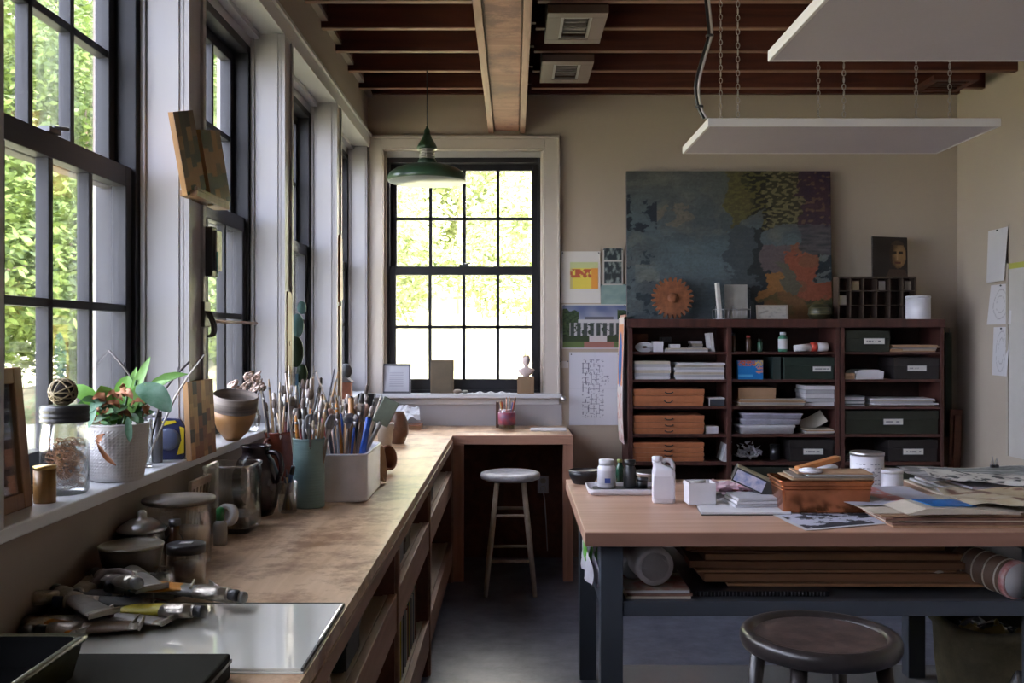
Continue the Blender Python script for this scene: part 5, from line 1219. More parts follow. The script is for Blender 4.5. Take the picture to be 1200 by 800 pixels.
for k in range(150):
    a = r_.uniform(0, 6.28); rr = .038*math.sqrt(r_.random()); z = .02+.105*r_.random(); ph = r_.uniform(0, 6)
    c = Vector((rr*math.cos(a), rr*math.sin(a), z)); u = Vector((r_.gauss(0, 1), r_.gauss(0, 1), r_.gauss(0, 1))).normalized(); v_ = u.cross(Vector((.3, .5, .8))).normalized()
    m.tube([c+u*.011*math.cos(ph+q*.9)+v_*.011*math.sin(ph+q*.9) for q in range(6)], .0013, 4)
o = m.build('shavings', mat('wood_shavings', (.5, .25, .12), .6, var=.4), t); o['kind'] = 'stuff'
t = thing('twine_ball', 'ball of dark twigs and wire resting on the black jar lid', 'ball', (-1.066, 2.26, ZS+.207+.032))
m = MB()
for k in range(16):
    u = Vector((r_.gauss(0, 1), r_.gauss(0, 1), r_.gauss(0, 1))).normalized(); v_ = u.orthogonal().normalized(); w_ = u.cross(v_)
    m.tube([(v_*math.cos(q*PI/8)+w_*math.sin(q*PI/8))*(.0315) for q in range(17)], .0018, 5)
m.build('wire_strands', mat('straw_strand', (.3, .24, .14), .6), t)
MB().ball((0, 0, 0), .0285, 8).build('core', mat('dark_core', (.035, .025, .02), .8, var=.4, scale=60, bump=.8), t)
# waffle pot with plant
t = thing('potted_plant', 'leafy houseplant with dry leaves in a white waffle-textured pot', 'potted plant', (-1.025, 2.47, ZS))
WAF = mat('waffle_ceramic', (.56, .54, .53), .5)
m = MB(); vs = []; fs = []; NA, NZ = 96, 34
for j in range(NZ+1):
    z = .004+.138*j/NZ; r = .063+.016*(j/NZ)**.6
    for i in range(NA): vs.append(((r-(.0016 if (i % 2 and 1 < j < NZ-1 and j % 2) else 0))*math.cos(2*PI*i/NA), (r-(.0016 if (i % 2 and 1 < j < NZ-1 and j % 2) else 0))*math.sin(2*PI*i/NA), z))
for j in range(NZ):
    for i in range(NA): fs.append((j*NA+i, j*NA+(i+1) % NA, (j+1)*NA+(i+1) % NA, (j+1)*NA+i))
m.add(vs, fs); m.lathe([(0, 0), (.058, 0), (.063, .004)], 48).lathe([(.079, .142), (.08, .146), (.074, .147), (.072, .135), (.06, .02), (0, .02)], 48)
m.build('pot', WAF, t)
MB().lathe([(0, .128), (.0725, .126), (.0725, .12), (0, .12)], 32).build('soil', mat('soil', (.05, .03, .02), .9, var=.4, bump=.6), t)
top = .13
def plantpt(x, y, dy=0): # sill-plant local position from a view of it
    d = 2.47+dy; return Vector(((x-CX)*d/F, d, H+(CY-y)*d/F))-Vector((-1.025, 2.47, ZS))
m = MB(); gl = [((134, 500), (118, 452), .05, -.05, .02, 0), ((130, 497), (72, 455), .045, .0, .03, 0), ((140, 497), (150, 440), .05, .03, .02, 0), ((145, 495), (176, 418), .03, .0, .01, 0), ((138, 500), (160, 430), .03, .04, .0, 0),
     ((150, 492), (220, 438), .035, .05, .035, 0), ((150, 495), (170, 450), .04, -.03, .02, 0), ((130, 498), (100, 462), .04, .03, .02, 0), ((142, 500), (200, 445), .02, -.02, .03, 0), ((128, 500), (112, 470), .035, -.05, .02, 0)]
for (b, e, w, dy, dr_, k) in gl: leaf(m, plantpt(*b), plantpt(e[0], e[1], dy), w*.95, dr_, 0)
m.build('green_leaves', LEAFB, t)
m = MB()
leaf(m, plantpt(160, 452, -.03), plantpt(200, 482, -.05), .062, .012, 0, fold=.15, n=9, wav=.04)
leaf(m, plantpt(112, 474, -.07), plantpt(98, 505, -.08), .03, .0, 0)
leaf(m, plantpt(150, 488, -.08), plantpt(152, 518, -.085), .018, .0, 0)
leaf(m, plantpt(124, 470, -.05), plantpt(103, 484, -.075), .028, .01, 0)
m.build('grey_green_leaves', LEAFG, t)
m = MB(); r_ = random.Random(21)
for k in range(26):
    bx, by = r_.uniform(108, 168), r_.uniform(460, 492); q = plantpt(bx, by, r_.uniform(-.07, .05))
    leaf(m, q, q+Vector((r_.uniform(-.04, .04), r_.uniform(-.03, .03), r_.uniform(-.035, .02))), r_.uniform(.012, .024), .01, 0, fold=.9, wav=.25)
leaf(m, plantpt(114, 520, -.085), plantpt(122, 508, -.09), .018, .0, 0, fold=.8, wav=.2); leaf(m, plantpt(113, 518, -.085), plantpt(136, 545, -.09), .012, -.01, 0, fold=.8, wav=.2)
m.build('dry_leaves', DRY, t)
m = MB()
for (b, e) in [((134, 502), (118, 470)), ((140, 502), (150, 455)), ((146, 502), (178, 465)), ((132, 502), (108, 470)), ((144, 502), (160, 445)), ((138, 502), (136, 465))]:
    m.tube([plantpt(*b), (plantpt(*b)+plantpt(*e))/2+Vector((.005, .0, .01)), plantpt(*e)], .003, 6)
m.build('stems', LEAF, t)
m = MB(); r_ = random.Random(2)
for k in range(34):
    q = plantpt(r_.uniform(110, 165), r_.uniform(470, 496), r_.uniform(-.05, .06)); leaf(m, q, q+Vector((r_.uniform(-.05, .05), r_.uniform(-.04, .04), r_.uniform(-.03, .03))), .022, .005, 0)
m.build('dark_leaves', LEAF, t)
# twigs in a narrow glass vase
t = thing('twig_vase', 'narrow glass vase beside the houseplant', 'vase', (-1.04, 2.70, ZS))
MB().lathe([(0, 0), (.018, 0), (.02, .005), (.02, .135), (.0185, .136), (.0175, .01), (0, .008)], 24).build('glass_body', GLASS, t)
t = thing('dark_bottle', 'thin dark grey bottle between the glass vase and the tape measure', 'bottle', (-1.045, 2.80, ZS))
MB().lathe([(0, 0), (.015, 0), (.016, .004), (.016, .115), (.013, .12), (.013, .135), (0, .135)], 20).build('bottle_body', mat('grey_metal_bottle', (.14, .14, .15), .35, .5), t); MB().lathe([(0, .134), (.0145, .134), (.0145, .15), (0, .15)], 16).build('bottle_cap', DMETAL, t)
TWG = mat('twig_bark', (.06, .05, .05), .7, var=.3); TWP = mat('pale_twig', (.38, .35, .32), .6)
vb = Vector((-1.04, 2.70, ZS))
for i, (e1, e2, mm, l) in enumerate([((205, 470), (240, 420), TWP, 'long pale bare twig reaching towards the pier'), ((190, 465), (222, 428), TWG, 'dark bare twig beside the long pale one'), ((160, 455), (128, 415), TWG, 'thin dark twig leaning over the houseplant')]):
    t = thing('twig', l, 'twig', vb+Vector((0, 0, .011))); d = 2.74
    def lp2(x, y): return Vector(((x-CX)*d/F, d, H+(CY-y)*d/F))-vb
    a, b = lp2(*e1), lp2(*e2)
    MB().tube([(0, 0, 0), a*.5+Vector((0, 0, .0)), a, (a+b)/2+Vector((0, 0, .006)), b], [.003, .003, .0035, .003, .003], 6).build('branch', mm, t)
    MB().tube([(a+b)/2, (a+b)/2+Vector((.004, .01, .03))], [.002, .001], 5).build('side_shoot', mm, t)
# tape measure case (blue and yellow)
t = thing('tape_measure', 'blue and yellow tape measure standing on the sill', 'tape measure', (-1.035, 2.885, ZS), R(12))
NAVY = mat('navy_plastic', (.025, .035, .11), .4); YLW = mat('yellow_plastic', (.6, .48, .02), .4)
pts = [(-.045, 0), (.038, 0), (.043, .01), (.043, .1), (.03, .122), (-.02, .125), (-.045, .1)]
MB().prism(pts, -.022, .022, T=TR((0, 0, 0), (PI/2, 0, 0))).build('case', NAVY, t, bevel=.004)
MB().lathe([(0, .022), (.033, .022), (.033, .026), (.026, .0285), (0, .0285)], 28, T=TR((-.004, 0, .062), (PI/2, 0, 0))).build('round_label', mat('blue_grey_disc', (.1, .12, .2), .3), t)
MB().prism([(.02, .015), (.041, .02), (.041, .095), (.028, .1), (.034, .06)], .0222, .0275, T=TR((0, 0, 0), (PI/2, 0, 0))).build('yellow_grip', YLW, t)
MB().prism([(-.03, .1), (.02, .112), (.015, .118), (-.025, .116)], .0222, .026, T=TR((0, 0, 0), (PI/2, 0, 0))).build('yellow_stripe', YLW, t)
# patchwork wood panels
WC = [(.24, .09, .03), (.40, .19, .07), (.07, .025, .012), (.5, .26, .10), (.2, .06, .02), (.3, .14, .055), (.04, .018, .012)]
WD = [(.12, .065, .03), (.02, .018, .01), (.012, .014, .01), (.26, .13, .05), (.03, .035, .02), (.3, .14, .055)]
def patch(pal, nx, ny, seed, w, h, ins=.12):
    rr = random.Random(seed); g = [[rr.choice(pal) for _ in range(nx)] for _ in range(ny)]; off_ = [rr.random() for _ in range(nx)]
    def f(u, v):
        i = min(int(u*nx), nx-1); j = min(int((v*ny+off_[i])), ny-1) % ny; c = g[j][i]; n = 1+.35*noise.noise(Vector((u*60, v*6, seed)))
        return tuple(q*n for q in c)
    return f
def patch_panel(name, label, loc, rot, w, h, pal, seed, nx=7, ny=7):
    t = thing(name, label, 'wood panel', loc, rot=rot)
    MB().box(-w/2, w/2, .001, .016, 0, h).build('panel_core', mat('panel_edge_wood', (.4, .22, .09), .6), t, bevel=.001)
    sheet('patchwork_face', w-.001, h-.001, patch(pal, nx, ny, seed, w, h), 84, 84, WOODM, t, loc=(0, .0005, .0005), th=.0004)
    return t
patch_panel('patchwork_panel', 'square patchwork block of brown woods leaning on the pier at sill level', (-.955, 2.955, ZS), (R(-3), 0, PI/2), .235, .235, WC, 3, 6, 6)
patch_panel('patchwork_panel', 'dark patchwork wood panel hung high on the pier, nearer the room corner', (-.955, 2.885, 1.945), (R(-5), R(-15), PI/2), .175, .24, WD, 5, 4, 6)
patch_panel('patchwork_panel', 'dark patchwork wood panel hung behind the first on the same pier', (-.945, 3.10, 1.94), (R(-6), R(-11), PI/2), .20, .235, WD, 8, 4, 6)
t = thing('wooden_ledge', 'small wooden ledge under the two hanging patchwork panels', 'ledge', (-.985, 2.985, 1.925))
MB().box(-.002, .05, -.16, .16, 0, .018).box(.04, .05, -.16, .16, .018, .028).build('ledge_board', FWD, t, bevel=.002)
# wall things on the pier
t = thing('black_holder', 'black plastic holder with a clear bag and teal strip hung on the pier', 'holder', (-.985, 3.06, 1.70))
MB().box(0, .028, -.03, .03, 0, .16).build('holder_body', BPLAST, t, bevel=.005)
MB().box(.03, .036, -.005, .05, .02, .15).build('clear_packet', mat('packet_film', (.5, .5, .5), .2, var=.4, scale=30), t, bevel=.002)
MB().box(.0365, .04, -.012, .0, .0, .08).build('teal_strip', mat('teal_strip', (.02, .22, .25), .4), t)
t = thing('wall_keys', 'dark hooks and small tools hanging low on the pier', 'hooks', (-.985, 3.04, 1.52))
MB().box(0, .012, -.03, .03, .02, .1).build('plate', DMETAL, t, bevel=.002)
for k in range(3): MB().tube(smooth([Vector((.012, -.02+.02*k, .07)), Vector((.03, -.02+.02*k, .03)), Vector((.03, -.02+.02*k, .0)), Vector((.015, -.02+.02*k, -.012))]), .0035, 6).build('hook', DMETAL, t)
t = thing('brass_rod', 'thin brown rod lying across the second window sash', 'rod', (-1.06, 3.12, 1.565))
MB().tube([(0, 0, 0), (-.03, .5, 0), (-.035, .95, 0)], .006, 8).build('rod_shaft', FWD, t); MB().ball((0, 0, 0), .009, 6).build('end_knob', BRASS, t)
# bowl with bristle bands on the sill
t = thing('tan_bowl', 'tan ceramic bowl with grey banded rim tilted on the sill edge', 'bowl', (-1.008, 3.42, ZS+.004), rot=(R(10), R(8), 0)); t.scale = (1.08, 1.08, 1.08)
MB().lathe([(0, 0), (.025, 0), (.05, .03), (.066, .07), (.07, .105), (.067, .105), (.06, .07), (.045, .035), (0, .012)], 36).build('bowl_body', mat('tan_glaze', (.36, .18, .06), .5, var=.12), t)
MB().lathe([(.0695, .098), (.0725, .10), (.074, .15), (.0705, .152), (.069, .104)], 36).build('banded_rim', mat('grey_brown_band', (.25, .2, .16), .6, col2=(.1, .08, .07), scale=30, stretch=(.1, .1, 2)), t)
# wire flowers in a vase
t = thing('shell_vase', 'clear vase of curled pale shell-like dried flowers on the sill', 'vase', (-1.035, 3.72, ZS))
MB().lathe([(0, 0), (.035, 0), (.045, .02), (.05, .06), (.03, .11), (.032, .14), (.03, .14), (.027, .11), (.045, .06), (0, .01)], 28).build('glass_body', GLASS, t)
m = MB(); r_ = random.Random(13); m2 = MB()
for k in range(26):
    c = Vector((r_.gauss(0, .035), r_.gauss(0, .04), .19+r_.uniform(-.035, .04))); u = Vector((r_.gauss(0, 1), r_.gauss(0, 1), r_.gauss(0, .5))).normalized(); v_ = u.orthogonal().normalized()
    m.tube([c+(u*math.cos(q*.8)+v_*math.sin(q*.8))*(.018-.0014*q) for q in range(9)], .0032, 5, flat=2.2); m2.tube([(c.x*.2, c.y*.2, .02), (c.x*.5, c.y*.5, .12), c], .0012, 4)
m.build('curled_petals', mat('pale_petal', (.55, .44, .38), .5, col2=(.22, .12, .09), scale=30), t); m2.build('stalks', TWG, t)
# slats on the further piers, painted leaf figure, toy house
t = thing('knotted_plank', 'tall flat wooden slat with a dark knot standing on the sill', 'slat', (-.99, 4.175, ZS), rot=(0, R(0), PI/2))
MB().prism([(-.045, 0), (.045, 0), (.045, .54), (.03, .565), (-.03, .565), (-.045, .54)], 0, .012, T=TR((0, 0, 0), (PI/2, 0, 0))).build('slat_board', wood('honey_wood', (.26, .12, .05), (.36, .18, .08), .45, 'Z', 6), t, bevel=.002)
MB().lathe([(0, 0), (.012, 0), (.012, .001), (0, .001)], 16, T=TR((0, -.0125, .34), (PI/2, 0, 0))).build('knot', FWD, t)
t = thing('cactus_cutout', 'teal and dark green painted cactus figure on the third window sill', 'figure', (-.982, 4.34, ZS))
def disc(mb, x, z, r, s=1.5, T=None): mb.lathe([(0, -.006), (r, -.006), (r, .006), (0, .006)], 20, T=TR((x, 0, z), (PI/2, 0, 0)) @ Matrix.Diagonal((1, s, 1, 1)))
m = MB(); disc(m, 0, .42, .028, 1.9); disc(m, .02, .50, .02, 1.5); m.build('teal_pad', mat('teal_paint', (.13, .3, .32), .5), t)
m = MB(); disc(m, -.005, .30, .032, 2.2); disc(m, .02, .2, .025, 1.8); m.build('green_pad', mat('dark_green_paint', (.015, .05, .015), .5), t)
m = MB(); m.box(-.006, .006, -.012, .02, 0, .2); m.box(-.03, .03, -.03, .04, 0, .012); m.build('stand', mat('blue_paint', (.1, .25, .45), .5), t)
t = thing('pointed_plank', 'pointed wooden slat fixed high on the last pier', 'slat', (-.985, 5.38, 1.70), rot=(0, 0, PI/2))
MB().prism([(-.04, 0), (.05, .02), (.03, .36), (-.02, .38)], 0, .016, T=TR((0, 0, 0), (PI/2, 0, 0))).build('slat_board', bpy.data.materials['honey_wood'], t, bevel=.002)
t = thing('wooden_batten', 'long narrow wooden slat standing below the pointed one', 'slat', (-.985, 5.38, ZS), rot=(0, 0, PI/2))
MB().box(-.03, .025, -.012, 0, 0, .54).build('slat_board', wood('light_slat', (.3, .18, .1), (.38, .24, .14), .5, 'Z', 6), t, bevel=.002)
for k in range(3): MB().box(-.031, .026, -.0125, -.011, .12+.14*k, .125+.14*k).build('score_mark', FWD, t)
t = thing('clay_house', 'small red clay house block on the sill by the last window', 'figurine', (-1.0, 5.66, ZS))
MB().box(-.03, .04, -.035, .035, 0, .10).build('house_body', mat('red_clay', (.33, .12, .07), .7, var=.3), t, bevel=.004)
MB().prism([(-.04, .10), (.05, .10), (.005, .135)], -.04, .04, T=TR((0, 0, 0), (PI/2, 0, 0))).build('house_roof', mat('grey_clay', (.12, .11, .12), .7), t)
MB().ball((.005, 0, .165), .038, 8, sc=(1, .8, 1.2)).build('grey_stone', mat('grey_stone', (.07, .075, .085), .7, var=.3, bump=.5), t)
t = thing('black_radio', 'small black box with a white dial near the sill corner', 'box', (-.93, 6.05, ZT))
MB().box(-.05, .05, -.04, .04, 0, .25).build('box_body', BPLAST, t, bevel=.004); MB().lathe([(0, 0), (.014, 0), (.014, .003), (0, .003)], 16, T=TR((.0, -.0405, .2), (PI/2, 0, 0))).build('dial', PAPER, t)
MB().box(-.045, .045, -.042, -.0402, .12, .15).build('white_stripe', PAPER, t)

# ------------------------------------------------------------------ back window sill
ZB = 1.12; YS = 6.555
t = thing('framed_print', 'small framed print leaning at the near corner of the back sill', 'picture frame', ((464-CX)*6.52/F, 6.53, ZB), rot=(R(-6), 0, 0))
MB().box(-.1, .1, 0, .014, 0, .014).box(-.1, .1, 0, .014, .19, .204).box(-.1, -.086, 0, .014, .014, .19).box(.086, .1, 0, .014, .014, .19).build('frame', mat('dark_grey_frame', (.08, .08, .09), .4), t)
sheet('print', .174, .178, lambda u, v: (.3, .3, .33) if abs(u-.5) < .3 and abs(v-.5) < .3 and (int(v*24) % 2) else (.4, .4, .44), 20, 48, COLM, t, loc=(0, .005, .013))
t = thing('painted_board', 'small dark brown painted panel in the middle of the back sill', 'panel', ((518-CX)*6.54/F, 6.54, ZB), rot=(R(-5), 0, 0))
MB().box(-.08, .08, 0, .016, 0, .23).build('panel_board', mat('umber_panel', (.12, .085, .05), .6, var=.2), t, bevel=.002); MB().box(-.068, .068, -.002, 0, .012, .218).build('panel_face', mat('umber_face', (.10, .075, .045), .7, var=.15), t)
for i, (x, r, l) in enumerate([(536, .026, 'larger brown stone on the back sill beside the dark panel'), (545, .02, 'smaller grey stone on the back sill beside the dark panel')]):
    o = MB().ball((0, 0, 0), r, 8, sc=(1.2, .8, .6)).build('stone', mat('stone', (.18-.04*i, .14, .11), .8, var=.3, bump=.5)); o.location = ((x-CX)*6.52/F, 6.525, ZB+r*.58); tag(o, l, 'stone')
o = sheet('wavy_strip', .26, .05, lambda u, v: (.5, .5, .52), 20, 4, COLM, curl=lambda u, v: .006*math.sin(u*22), loc=((575-CX)*6.52/F, 6.50, ZB+.006), rot=(R(-88), 0, 0), th=.002); tag(o, 'wavy pale strip lying on the back sill', 'strip')
t = thing('bust_block', 'square tan wooden block under the small bust', 'block', ((616-CX)*6.53/F, 6.53, ZB)); MB().box(-.057, .057, -.025, .03, 0, .115).build('block_body', wood('tan_block', (.22, .14, .08), (.3, .2, .12), .6, 'Z', 6), t, bevel=.002)
MB().box(-.03, .03, -.0258, -.025, .01, .1).build('face_grain', mat('grain', (.24, .16, .09), .6), t)
t = thing('small_bust', 'tiny pale plaster bust of a head and shoulders on a block', 'bust', ((616.5-CX)*6.53/F, 6.53, ZB+.115))
BUST = mat('aged_plaster', (.62, .52, .5), .6, var=.15, scale=40)
rr = [[(a_*math.cos(q)*1.15, b_*math.sin(q)+dy, z) for q in [2*PI*k/20 for k in range(20)]] for a_, b_, dy, z in
      [(.025, .018, 0, 0), (.02, .015, 0, .008), (.032, .02, 0, .014), (.046, .022, 0, .032), (.05, .022, 0, .045), (.042, .02, 0, .056), (.02, .016, 0, .063), (.0135, .014, 0, .07), (.0135, .015, -.001, .078), (.019, .019, -.003, .084), (.023, .024, -.002, .096), (.025, .027, 0, .11), (.024, .026, .001, .122), (.017, .019, .003, .133), (.004, .005, .003, .138)]]
m = MB(); loft(m, rr); m.tube([(0, -.023, .106), (0, -.031, .098), (0, -.026, .095)], [.002, .0045, .003], 6); m.build('bust_body', BUST, t)
m = MB()
for k in range(22):
    a = 2.4*k; zz = .112+.026*(k/22); r0 = .026*math.sqrt(max(.05, 1-((zz-.108)/.034)**2)); m.ball((r0*math.cos(a)*.95, .004+r0*abs(math.sin(a))*.9 if k % 2 else .004-r0*.6*abs(math.sin(a)), zz+.003), .006, 5)
m.build('carved_hair', mat('tawny_hair', (.35, .22, .14), .7), t)
# ------------------------------------------------------------------ on the work table
T0 = TZ+.0005
def tb_(x, y): v = on(x, y, TZ); v.z = T0; return v
t = thing('black_bowl', 'shallow black bowl near the back corner of the work table', 'bowl', tb_(684, 566))
MB().lathe([(0, 0), (.045, 0), (.062, .03), (.066, .055), (.063, .056), (.057, .03), (.04, .01), (0, .008)], 32).build('bowl_body', BPLAST, t); MB().lathe([(.0655, .052), (.068, .056), (.0635, .059), (.062, .055)], 32).build('rim', DMETAL, t)
t = thing('white_tray', 'white plastic tray with rounded corners holding small bottles', 'tray', tb_(732, 576), R(0))
ro = [[(x*s, y*s, z) for x, y in rrect(.31, .2, .025)] for s, z in ((.95, 0), (1, .006), (1.02, .024), (.99, .025), (.96, .01))]
m = MB(); loft(m, ro); m.build('tray_body', WPLAST, t)
MB().prism(rrect(.26, .15, .02), .0102, .0115).build('dark_liner', BPLAST, t)
bx = tb_(711, 574)+Vector((0, .0, .012))
t = thing('vitamin_bottle', 'wide white bottle with ribbed white cap standing in the tray', 'bottle', bx)
MB().lathe([(0, 0), (.036, 0), (.038, .004), (.038, .082), (.03, .096), (0, .096)], 32).build('bottle_body', WPLAST, t); MB().lathe([(0, .094), (.0325, .094), (.0325, .114), (.03, .116), (0, .116)], 32).build('cap', PAPER, t)
MB().lathe([(.0383, .015), (.0386, .016), (.0386, .072), (.0383, .073)], 32).build('label', mat('pale_label', (.56, .54, .58), .5), t); MB().box(-.012, .012, -.0392, -.0382, .022, .042).build('blue_mark', mat('blue_mark', (.05, .08, .3), .5), t)
t = thing('black_bottle', 'black bottle with black cap in the white tray', 'bottle', tb_(738, 574)+Vector((0, 0, .012)))
MB().lathe([(0, 0), (.026, 0), (.027, .004), (.027, .075), (.02, .088), (.02, .095), (0, .095)], 28).build('bottle_body', BPLAST, t); MB().lathe([(0, .095), (.024, .095), (.024, .114), (0, .115)], 24).build('cap', BPLAST, t)
t = thing('green_bottle', 'small olive-green bottle squeezed behind the black one', 'bottle', tb_(727, 570)+Vector((0, .02, .012)))
MB().lathe([(0, 0), (.018, 0), (.018, .07), (.01, .082), (.01, .09), (0, .09)], 20).build('bottle_body', GREENG, t); MB().lathe([(0, .09), (.012, .09), (.012, .102), (0, .103)], 16).build('cap', mat('olive_cap', (.25, .28, .1), .5), t)
t = thing('jar_of_ink', 'short round ink jar with dark lid at the end of the tray', 'jar', tb_(753, 575)+Vector((0, .01, .012)))
MB().lathe([(0, 0), (.022, 0), (.023, .03), (0, .03)], 24).build('jar_body', BPLAST, t); MB().lathe([(0, .03), (.024, .03), (.024, .042), (0, .043)], 24).build('lid', DMETAL, t)
t = thing('metal_dish', 'flat grey metal dish behind the bottles on the table', 'dish', tb_(765, 563))
MB().lathe([(0, 0), (.05, 0), (.085, .035), (.088, .04), (.08, .04), (.046, .006), (0, .006)], 36).build('dish_body', METAL, t); MB().box(-.13, -.08, -.01, .01, .032, .037).build('handle', METAL, t, bevel=.002)
# jug with handle (white plastic)
jb = tb_(779, 590); jb.y += .03
t = thing('plastic_jug', 'white plastic jug with moulded handle standing on the table', 'jug', jb, R(-6))
rr = [[(x*sx2+dx, y*sy2, z) for x, y in rrect(.088, .07, .016, 5)] for sx2, sy2, dx, z in ((.93, .93, 0, 0), (1, 1, 0, .006), (1, 1, 0, .115), (.97, .97, 0, .125), (.82, .85, -.004, .137), (.48, .6, -.02, .147), (.42, .52, -.024, .152), (.42, .52, -.024, .16))]
m = MB(); loft(m, rr); m.build('jug_body', WPLAST, t)
m = MB(); m.tube(smooth([Vector(p) for p in ((-.006, 0, .155), (.012, 0, .165), (.03, 0, .158), (.036, 0, .14), (.034, 0, .118))]), .009, 10, flat=.9); m.build('handle', WPLAST, t)
MB().lathe([(0, .158), (.021, .158), (.021, .176), (.019, .178), (0, .178)], 24, T=TR((-.024, 0, 0))).build('cap', WPLAST, t)
MB().box(-.038, .038, -.0368, -.0355, .02, .105).build('label_panel', mat('faint_label', (.62, .6, .64), .5), t, bevel=.0005)
# big thin pad under the small objects
t = thing('large_pad', 'large white drawing pad with dark board edge under the small box', 'pad', (.755, 3.66, T0), R(0))
padp = [tb_(822, 604), tb_(928, 604), tb_(925, 566), tb_(800, 566)]; padp = [(p.x-.755, p.y-3.66) for p in padp]
MB().prism(padp, 0, .004).build('backing_board', BPLAST, t); MB().prism([(x*.99, y*.99) for x, y in padp], .004, .011).build('pages', PAPER, t)
pz = T0+.0115
def bxat(x, y): v = on(x, y, TZ+.012); v.z = pz; return v
c = bxat(821, 590)
t = thing('white_carton', 'small open-topped white carton on the drawing pad', 'carton', (c.x, c.y+.02, pz), R(3))
w, d, h = .102, .09, .082; th = .002
MB().box(-w/2, w/2, -d/2, -d/2+th, 0, h).box(-w/2, w/2, d/2-th, d/2, 0, h).box(-w/2, -w/2+th, -d/2+th, d/2-th, 0, h).box(w/2-th, w/2, -d/2+th, d/2-th, 0, h).box(-w/2, w/2, -d/2, d/2, 0, th).build('carton_body', PAPER, t)
MB().box(-w/2+.004, w/2-.004, -d/2+.004, d/2-.004, h-.018, h-.012).tube([(-.03, .02, h-.008), (.02, -.01, h+.002)], .006, 6).build('contents', mat('grey_clutter', (.3, .28, .26), .6, var=.4), t)
t = thing('spiral_pads', 'stack of white pads on the right part of the drawing pad', 'notepads', (c.x+.205, c.y+.0, pz), R(4))
for k in range(3): MB().box(-.1+.006*k, .1, -.08, .075, .012*k, .012*k+.0105).build('notepad', PP[(k+1) % 2], t, bevel=.002)
t = thing('pink_tissue', 'crumpled pink and white tissue paper behind the small carton', 'tissue', (c.x+.15, c.y+.22, T0))
m = MB(); r_ = random.Random(17); PK = mat('pink_tissue', (.58, .3, .36), .7, col2=(.62, .5, .56), scale=9)
for k in range(7):
    o_ = Vector((r_.uniform(-.09, .1), r_.uniform(-.06, .06), 0)); vs = []; n = 7
    for j in range(n):
        for i in range(n): vs.append(o_+Vector(((i/6-.5)*.16, (j/6-.5)*.13, .004+.012*k*.6+.035*abs(noise.noise(Vector((i*.7+k*5, j*.7, k)))))))
    m.add(vs, [(j*n+i, j*n+i+1, (j+1)*n+i+1, (j+1)*n+i) for j in range(n-1) for i in range(n-1)])
m.build('tissue_sheets', PK, t); MB().ball((.05, -.03, .03), .03, 7, sc=(1.3, 1, .8)).build('red_crumple', mat('red_tissue', (.5, .12, .08), .7, var=.3, bump=.6), t)
# tipped printed box
t = thing('tipped_carton', 'long black and blue printed carton tipped over beside the copper box', 'carton', (c.x+.225, c.y+.06, T0+.085), rot=(R(0), R(24), R(-12)))
MB().box(-.09, .09, -.055, .055, -.028, .028).build('carton_body', mat('black_print', (.03, .03, .03), .4, var=.5, scale=40), t, bevel=.001)
MB().box(-.088, .088, -.053, .053, .0282, .0295).build('pale_lid', mat('pale_yellow', (.5, .48, .35), .5), t)
MB().box(-.085, .03, -.0565, -.0553, -.022, .022).build('blue_side', mat('blue_print', (.15, .2, .4), .5, col2=(.6, .55, .6), scale=30), t)
# copper box
COP = mat('copper_box', (.5, .17, .07), .25, .85, var=.3, scale=6, bump=.08, bscale=8)
cb = tb_(969, 603); 
t = thing('copper_box', 'open rectangular copper planter box on the newsprint sheet', 'box', (cb.x, cb.y+.085, T0+.006), R(-1))
ww, dd, hh = .335, .19, .118
ro = [[(x*s, y*s, z) for x, y in rrect(ww, dd, .012, 3)] for s, z in ((.90, 0), (.92, .004), (.97, hh-.02), (1.0, hh-.012), (1.02, hh-.006), (1.02, hh), (.98, hh), (.95, hh-.02), (.9, .01))]
m = MB(); loft(m, ro); m.build('box_body', COP, t)
for k in range(2): 
    m = MB(); zz = hh-.022-.012*k; s = .972-.004*k; pts = [(x*s, y*s, zz) for x, y in rrect(ww, dd, .012, 3)]; pts.append(pts[0]); m.tube(pts, .0022, 6); m.build('rim_bead', COP, t)
cz = T0+.006+hh
flz = cz+.0035
t = thing('folder_stack', 'uneven stack of tan folders and papers on the copper box', 'papers', (cb.x+.02, cb.y+.085, flz-.003))
for k, (dx, w, d, mm, a) in enumerate([(.0, .30, .17, CARD, 2), (.01, .29, .16, mat('grey_brown_card', (.26, .21, .17), .7), -2), (.04, .26, .15, PP[1], 3), (.02, .27, .13, CARD, -3)]):
    MB().box(-w/2+dx, w/2+dx, -d/2, d/2, .006*k, .006*k+.005, 0, TR(rot=(0, 0, R(a)))).build('folder_sheet', mm, t, bevel=.001)
o = thing('cork_block', 'orange-brown block slanting on top of the folders', 'block', (cb.x+.0, cb.y+.11, flz+.042), rot=(0, R(-12), R(14)))
MB().box(-.085, .085, -.018, .018, -.009, .009).build('block_body', mat('orange_wood', (.5, .2, .07), .5, var=.15), o, bevel=.002); MB().box(.086, .09, -.017, .017, -.008, .008).build('end_cap', CARD, o)
t = thing('jar_cover', 'round white lid lying on the folders', 'lid', (cb.x-.045, cb.y+.045, flz+.021)); MB().lathe([(0, 0), (.04, 0), (.043, .004), (.042, .009), (0, .011)], 28).build('lid_body', WPLAST, t); MB().lathe([(0, .010), (.03, .0105), (.03, .0125), (0, .013)], 24).build('raised_disc', PAPER, t)
cc = tb_(959, 572)
t = thing('paper_tub', 'white tub with a blue line behind the copper box', 'tub', (cc.x, 4.02, T0))
